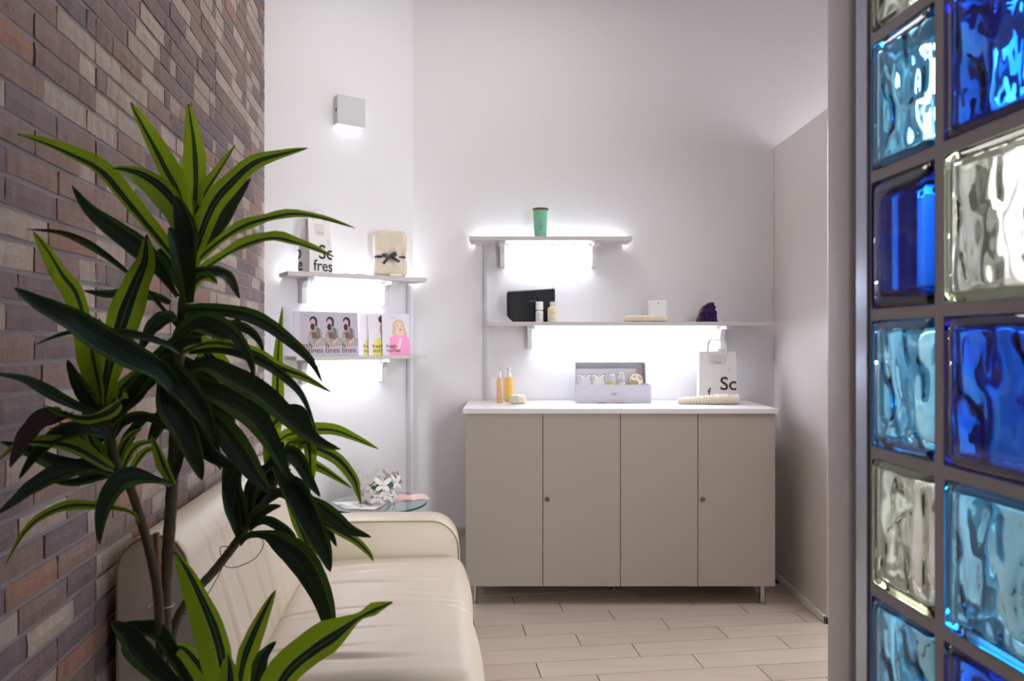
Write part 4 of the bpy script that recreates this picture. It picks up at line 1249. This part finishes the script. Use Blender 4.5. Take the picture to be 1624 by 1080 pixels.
# --- upper rosette
leaf([(285, 420), (267, 392), (207, 318), (166, 270), (118, 244), (68, 224), (27, 213)], 31, 1.36, 1.26, LM, ripple=.05)
leaf([(303, 385), (290, 312), (267, 264), (237, 211), (207, 162)], 38, 1.36, 1.33, LL)
leaf([(306, 380), (311, 282), (308, 229), (299, 165)], 44, 1.40, 1.42, LL)
leaf([(305, 372), (309, 333), (324, 303), (348, 267), (373, 230)], 24, 1.38, 1.45, LM)
leaf([(304, 420), (314, 392), (339, 330), (368, 294), (404, 261), (443, 247), (488, 235)], 42, 1.34, 1.40, LM, ripple=.05)
leaf([(308, 425), (318, 400), (348, 359), (374, 318), (398, 282)], 34, 1.38, 1.46, LD)
leaf([(300, 440), (306, 421), (348, 383), (389, 358), (428, 346), (469, 339), (517, 347), (564, 362)], 21, 1.36, 1.42, LM, ripple=.25)
leaf([(305, 445), (321, 427), (366, 398), (404, 381), (440, 376), (472, 384), (502, 395), (531, 408)], 22, 1.34, 1.36, LM, ripple=.25)
leaf([(292, 400), (284, 347), (258, 309), (228, 285), (201, 273), (179, 268)], 46, 1.35, 1.28, LM)
leaf([(282, 470), (273, 457), (255, 427), (219, 392), (178, 362), (142, 333), (114, 294)], 42, 1.35, 1.26, LD, prof=lambda t: min(1, (.2+2.2*max(0, t-.15)))*(max(0, 1-t**2.6))**.85)
leaf([(284, 520), (270, 504), (235, 462), (207, 436), (166, 404), (127, 381), (89, 368), (43, 364)], 18, 1.34, 1.27, LD, prof=lambda t: (.35 if t < .45 else min(1, .35+3*(t-.45)))*(max(0, 1-t**3))**.85)
leaf([(302, 430), (300, 380), (290, 340), (278, 310)], 40, 1.33, 1.29, LD)
leaf([(300, 480), (296, 430), (284, 390), (268, 360)], 40, 1.32, 1.27, LD)
leaf([(296, 470), (302, 420), (312, 370), (318, 330)], 34, 1.37, 1.38, LM)
leaf([(298, 480), (285, 440), (268, 410), (250, 395)], 28, 1.37, 1.36, LD)
leaf([(300, 450), (306, 436), (339, 433), (363, 441), (380, 474)], 30, 1.34, 1.30, LD, N=(0, -1, .8))
leaf([(296, 480), (312, 450), (330, 440), (345, 450)], 26, 1.34, 1.30, LM)
# --- middle skirt
leaf([(288, 515), (297, 492), (368, 495), (416, 510), (457, 539), (493, 572), (511, 607)], 27, 1.36, 1.34, LD, ripple=.1)
leaf([(282, 550), (283, 530), (318, 507), (348, 513), (377, 536), (398, 572), (403, 607)], 28, 1.33, 1.27, LD)
leaf([(290, 545), (306, 533), (354, 518), (389, 521), (410, 539), (419, 561)], 20, 1.38, 1.40, LD)
leaf([(288, 560), (340, 545), (404, 563), (440, 584), (481, 598), (525, 622)], 26, 1.36, 1.34, LM)
leaf([(300, 560), (350, 556), (410, 572), (454, 601), (481, 631), (502, 684)], 18, 1.34, 1.30, LD)
leaf([(280, 600), (324, 578), (368, 598), (416, 625), (457, 661), (502, 699), (540, 713)], 42, 1.32, 1.27, LD)
leaf([(300, 610), (350, 627), (401, 659), (433, 704), (461, 764)], 46, 1.30, 1.26, LD)
leaf([(290, 630), (347, 671), (383, 718), (407, 754), (430, 783)], 46, 1.30, 1.24, LD)
leaf([(268, 560), (274, 590), (303, 625), (327, 661), (342, 700)], 48, 1.30, 1.24, LD)
leaf([(262, 590), (268, 637), (286, 667), (309, 720), (321, 762)], 48, 1.30, 1.24, LD)
leaf([(300, 530), (318, 545), (345, 575), (372, 612), (395, 660)], 38, 1.40, 1.40, LM)
leaf([(290, 570), (320, 600), (350, 640), (365, 690)], 36, 1.38, 1.36, LD)
leaf([(286, 600), (310, 650), (335, 700), (350, 745)], 34, 1.36, 1.34, LD)
leaf([(282, 560), (250, 580), (220, 612), (195, 650), (178, 700)], 44, 1.36, 1.34, LD)
leaf([(320, 539), (284, 545), (246, 578), (215, 610), (190, 650)], 32, 1.33, 1.30, LD)
leaf([(280, 503), (262, 506), (240, 525), (222, 560)], 34, 1.33, 1.29, LD)
leaf([(286, 630), (255, 590), (207, 566), (154, 535), (113, 507), (59, 480), (22, 456)], 52, 1.28, 1.14, LD, N=(.1, -1, .6))
leaf([(286, 560), (261, 545), (207, 530), (142, 527), (101, 530), (53, 548)], 16, 1.30, 1.16, LD)
leaf([(270, 480), (240, 470), (201, 467), (166, 467), (132, 461)], 22, 1.40, 1.36, LD)
leaf([(284, 640), (300, 600), (330, 560), (360, 520), (395, 500)], 22, 1.42, 1.5, LD)
leaf([(284, 560), (305, 520), (340, 530), (372, 545)], 22, 1.36, 1.36, LD)
# --- left rosette
leaf([(160, 640), (154, 607), (124, 480), (98, 439), (74, 398), (53, 367)], 36, 1.28, 1.22, LL)
leaf([(166, 640), (178, 584), (201, 513), (219, 459), (234, 415), (233, 372)], 62, 1.30, 1.28, LM)
leaf([(164, 650), (150, 590), (135, 540), (120, 490)], 44, 1.32, 1.30, LL)
leaf([(168, 650), (166, 600), (160, 550), (158, 505)], 50, 1.33, 1.34, LL)
leaf([(160, 655), (140, 630), (122, 600), (107, 570)], 30, 1.29, 1.24, LD)
leaf([(172, 655), (190, 625), (212, 600), (238, 572)], 34, 1.30, 1.34, LL)
leaf([(176, 660), (205, 640), (235, 610), (262, 590)], 36, 1.33, 1.36, LD)
leaf([(160, 660), (107, 637), (68, 616), (36, 601), (-12, 592)], 22, 1.27, 1.14, LD)
leaf([(195, 620), (190, 634), (166, 652), (133, 660), (98, 652), (72, 642)], 42, 1.25, 1.18, LM, N=(0, -.6, -1))
leaf([(110, 655), (98, 658), (68, 667), (44, 693), (30, 717), (16, 742)], 42, 1.22, 1.15, LB)
leaf([(180, 745), (166, 735), (119, 708), (68, 700), (30, 705), (-8, 735)], 26, 1.28, 1.16, LM)
leaf([(178, 750), (148, 739), (98, 750), (59, 770), (30, 791), (-4, 816)], 36, 1.28, 1.15, LD)
leaf([(222, 830), (213, 815), (184, 806), (119, 801), (74, 815), (39, 844), (9, 895)], 20, 1.30, 1.16, LM, prof=lambda t: (.35 if t < .3 else min(1, .35+3*(t-.3)))*(max(0, 1-t**3))**.85)
leaf([(270, 768), (255, 763), (219, 756), (193, 762), (172, 788), (160, 824), (158, 864)], 40, 1.28, 1.18, LD, N=(.4, -1, .3), prof=lambda t: (.25 if t < .2 else min(1, .25+3.4*(t-.2)))*(max(0, 1-t**2.6))**.85)
leaf([(172, 745), (154, 729), (119, 699), (77, 678)], 24, 1.29, 1.22, LM)
leaf([(176, 745), (160, 720), (146, 700), (130, 668)], 22, 1.30, 1.28, LM)
leaf([(178, 740), (174, 715), (180, 684), (196, 660)], 20, 1.30, 1.30, LM)
leaf([(186, 755), (190, 725), (205, 695), (225, 680)], 22, 1.31, 1.33, LM)
leaf([(192, 758), (200, 730), (218, 706), (246, 700)], 18, 1.31, 1.34, LM)
leaf([(200, 762), (215, 735), (232, 715), (252, 711)], 16, 1.32, 1.34, LM)
leaf([(276, 770), (262, 745), (250, 715), (240, 690)], 22, 1.34, 1.30, LM)
leaf([(268, 775), (280, 745), (287, 715), (286, 690)], 18, 1.35, 1.36, LD)
leaf([(176, 700), (200, 668), (235, 662), (273, 684)], 22, 1.31, 1.28, LD)
leaf([(170, 690), (140, 680), (95, 690), (60, 720), (30, 760)], 34, 1.27, 1.18, LD)
leaf([(178, 745), (140, 745), (90, 735), (45, 715), (0, 700)], 30, 1.29, 1.18, LD)
leaf([(190, 750), (160, 755), (120, 765), (85, 765)], 20, 1.29, 1.26, LD)
leaf([(165, 700), (150, 670), (140, 640), (118, 610)], 30, 1.31, 1.30, LD)
leaf([(175, 690), (190, 650), (215, 620), (230, 590)], 30, 1.31, 1.32, LD)
leaf([(240, 700), (262, 660), (275, 640), (285, 600)], 40, 1.34, 1.32, LD)
leaf([(176, 740), (158, 712), (128, 692), (92, 668)], 22, 1.31, 1.27, LM)
leaf([(182, 742), (176, 700), (158, 668), (150, 640)], 20, 1.32, 1.33, LD)
leaf([(186, 745), (200, 705), (222, 672), (250, 655)], 22, 1.33, 1.36, LD)
leaf([(292, 600), (320, 612), (355, 650), (372, 700)], 40, 1.33, 1.30, LD)
leaf([(288, 640), (300, 670), (335, 720), (380, 745)], 36, 1.33, 1.33, LD)
leaf([(286, 590), (330, 588), (372, 610), (410, 650)], 34, 1.37, 1.40, LM)
leaf([(285, 520), (310, 495), (345, 488), (378, 500)], 18, 1.37, 1.40, LD)
# --- right rosette
leaf([(432, 730), (436, 690), (441, 640), (442, 560), (448, 487)], 26, 1.58, 1.62, LL)
leaf([(425, 740), (428, 700), (424, 660), (416, 600)], 26, 1.56, 1.55, LM)
leaf([(440, 760), (470, 712), (490, 700), (494, 748), (487, 792)], 26, 1.55, 1.50, LL)
leaf([(420, 760), (442, 700), (478, 684), (525, 681), (561, 693), (600, 712)], 24, 1.55, 1.55, LL)
leaf([(430, 680), (457, 658), (490, 676), (506, 706)], 30, 1.50, 1.45, LM)
leaf([(425, 760), (460, 702), (504, 713), (537, 730), (561, 760), (567, 778), (573, 800)], 22, 1.55, 1.48, LM)
leaf([(430, 765), (455, 728), (481, 732), (513, 745), (558, 774)], 22, 1.55, 1.52, LM)
leaf([(430, 760), (454, 718), (475, 732), (490, 760), (508, 788)], 28, 1.52, 1.46, LD)
leaf([(440, 740), (460, 770), (484, 805), (501, 843), (516, 876), (524, 907)], 46, 1.50, 1.42, LD)
leaf([(450, 780), (501, 800), (531, 822), (555, 840), (589, 852)], 28, 1.52, 1.48, LD)
leaf([(470, 800), (522, 834), (561, 855), (584, 876), (592, 890)], 15, 1.52, 1.46, LM)
leaf([(470, 790), (507, 825), (522, 843), (534, 867)], 18, 1.52, 1.50, LD)
leaf([(455, 780), (470, 815), (488, 861), (505, 900)], 24, 1.54, 1.52, LM)
leaf([(380, 862), (395, 849), (424, 849), (448, 862), (482, 890), (510, 940), (523, 987), (529, 1024)], 56, 1.45, 1.36, LD, prof=lambda t: (.2 if t < .25 else min(1, .2+2.6*(t-.25)))*(max(0, 1-t**2.6))**.85)
leaf([(395, 840), (418, 825), (442, 834), (463, 849), (471, 868)], 18, 1.48, 1.45, LD, ripple=.3)
leaf([(385, 840), (404, 807), (442, 782), (462, 796)], 24, 1.50, 1.50, LD)
leaf([(380, 845), (404, 822), (425, 808), (446, 802)], 22, 1.48, 1.45, LD)
leaf([(380, 850), (370, 810), (362, 770), (357, 725)], 26, 1.46, 1.44, LD)
leaf([(388, 835), (380, 800), (374, 770), (385, 730)], 34, 1.47, 1.45, LD)
leaf([(395, 820), (400, 780), (415, 750), (440, 735)], 30, 1.50, 1.50, LD)
leaf([(400, 815), (420, 770), (440, 750), (462, 745)], 28, 1.52, 1.55, LM)
leaf([(375, 720), (368, 740), (360, 760), (355, 780)], 20, 1.44, 1.42, LD)
leaf([(378, 740), (372, 765), (369, 785), (370, 806)], 12, 1.44, 1.42, LD)
leaf([(410, 800), (430, 760), (438, 730), (450, 700)], 32, 1.52, 1.52, LD)
leaf([(440, 650), (470, 650), (485, 668), (495, 690)], 22, 1.48, 1.45, LD)
leaf([(445, 760), (470, 770), (488, 800), (498, 830)], 30, 1.5, 1.46, LD)
# --- young shoots at the bottom
leaf([(358, 1110), (349, 1062), (340, 1018), (324, 973), (300, 918), (277, 874)], 60, 1.24, 1.28, LM, prof=lambda t: (.7+.6*t if t < .5 else 1)*(max(0, 1-t**2.2))**.8)
leaf([(378, 1115), (388, 1059), (401, 1020), (419, 976), (437, 936)], 36, 1.24, 1.28, LM)
leaf([(398, 1115), (411, 1062), (419, 1039), (438, 1017)], 26, 1.23, 1.25, LD)
leaf([(425, 1120), (452, 1065), (497, 1026), (536, 1001), (565, 981), (593, 966), (623, 955)], 58, 1.22, 1.20, LM, prof=lambda t: (.9 if t < .45 else (.9-2.9*(t-.45) if t < .70 else .175+1.4*(t-.70) if t < .84 else max(.03, .37*(1-(t-.84)/.16)))))
leaf([(362, 1120), (364, 1075), (362, 1038)], 38, 1.20, 1.20, LM)
leaf([(345, 1120), (330, 1080), (290, 1030), (270, 1040)], 30, 1.28, 1.34, LM)
leaf([(310, 1120), (229, 1040), (207, 1009), (176, 985)], 46, 1.30, 1.30, LD)
leaf([(320, 1120), (260, 1010), (225, 995), (190, 990)], 30, 1.32, 1.34, LD)
# stems
def stem(pts, r, name, m, n=10, ringed=True):
    P = [PT(x, y, d)-PO for x, y, d in pts]; Q = []; R = []
    N_ = 70 if ringed else 20
    for i in range(N_+1):
        t = i/N_; Q.append(cat(P, t)); R.append((r[0]+(r[1]-r[0])*t)*(1+(.07 if (i % 3 == 0 and ringed) else 0)))
    return MB().tube(Q, R, n).obj(name, m, plant, smooth=True)
M_stem = mat('ringed_bark', (92, 80, 66), .85, bump=.6, bscale=90, var=.35, vscale=60)
stem([(275, 1250, 1.36), (266, 1080, 1.36), (262, 960, 1.36), (268, 850, 1.36), (273, 770, 1.36), (278, 680, 1.36), (281, 600, 1.36), (290, 500, 1.37), (300, 420, 1.37)], (.0105, .0105), 'stem', M_stem)
stem([(262, 1250, 1.36), (253, 980, 1.33), (243, 900, 1.32), (225, 830, 1.31), (205, 770, 1.30), (185, 735, 1.30), (166, 640, 1.30)], (.0085, .007), 'stem', M_stem)
stem([(268, 1080, 1.37), (275, 1000, 1.38), (300, 950, 1.40), (340, 905, 1.43), (375, 860, 1.46), (400, 820, 1.48), (430, 780, 1.51), (440, 720, 1.54)], (.0085, .009), 'stem', M_stem)
stem([(300, 1250, 1.30), (345, 1180, 1.24), (375, 1100, 1.22)], (.010, .009), 'stem', M_stem)
stem([(262, 1260, 1.345), (255, 1060, 1.34), (248, 845, 1.335)], (.0058, .0056), 'support_stake', mat('bamboo', (150, 104, 84), .6), ringed=False)
M_tie = mat('tie_wire', (190, 190, 196), .4)
for (cx_, cy_) in ((256, 961), (261, 1040)):
    c0 = PT(cx_, cy_, 1.35)-PO; pts = [(c0.x+.022*math.cos(a*PI/8), c0.y+.017*math.sin(a*PI/8), c0.z+.001*math.sin(a)) for a in range(17)]
    MB().tube(pts, .0012, 6).obj('tie', M_tie, plant)
# thin dry rootlets on the side branch
q = MB()
for pp_ in ([(392, 838), (418, 858), (405, 885), (372, 900), (350, 896)], [(352, 888), (350, 868), (372, 866), (384, 852)], [(362, 878), (340, 925), (312, 965), (290, 975)]):
    P = [PT(x, y, 1.44)-PO for x, y in pp_]; q.tube([cat(P, i/14) for i in range(15)], .0009, 5)
q.obj('rootlet', mat('dry_root', (60, 42, 36), .8), plant)
# pot and soil
MB().lathe([(.12, 0), (.125, .004), (.17, .36), (.178, .362), (.178, .39), (.165, .39), (.162, .34)], 40, cap=False).lathe([(.115, .002), (.001, .003)], 40, cap=False).obj('pot', mat('dark_grey_pot', (70, 68, 72), .5), plant, smooth=True)
MB().lathe([(.161, .30), (.161, .335), (.10, .345), (.001, .348)], 40, cap=False).obj('soil', mat('soil', (50, 38, 30), .95, bump=1, bscale=60), plant, smooth=True)
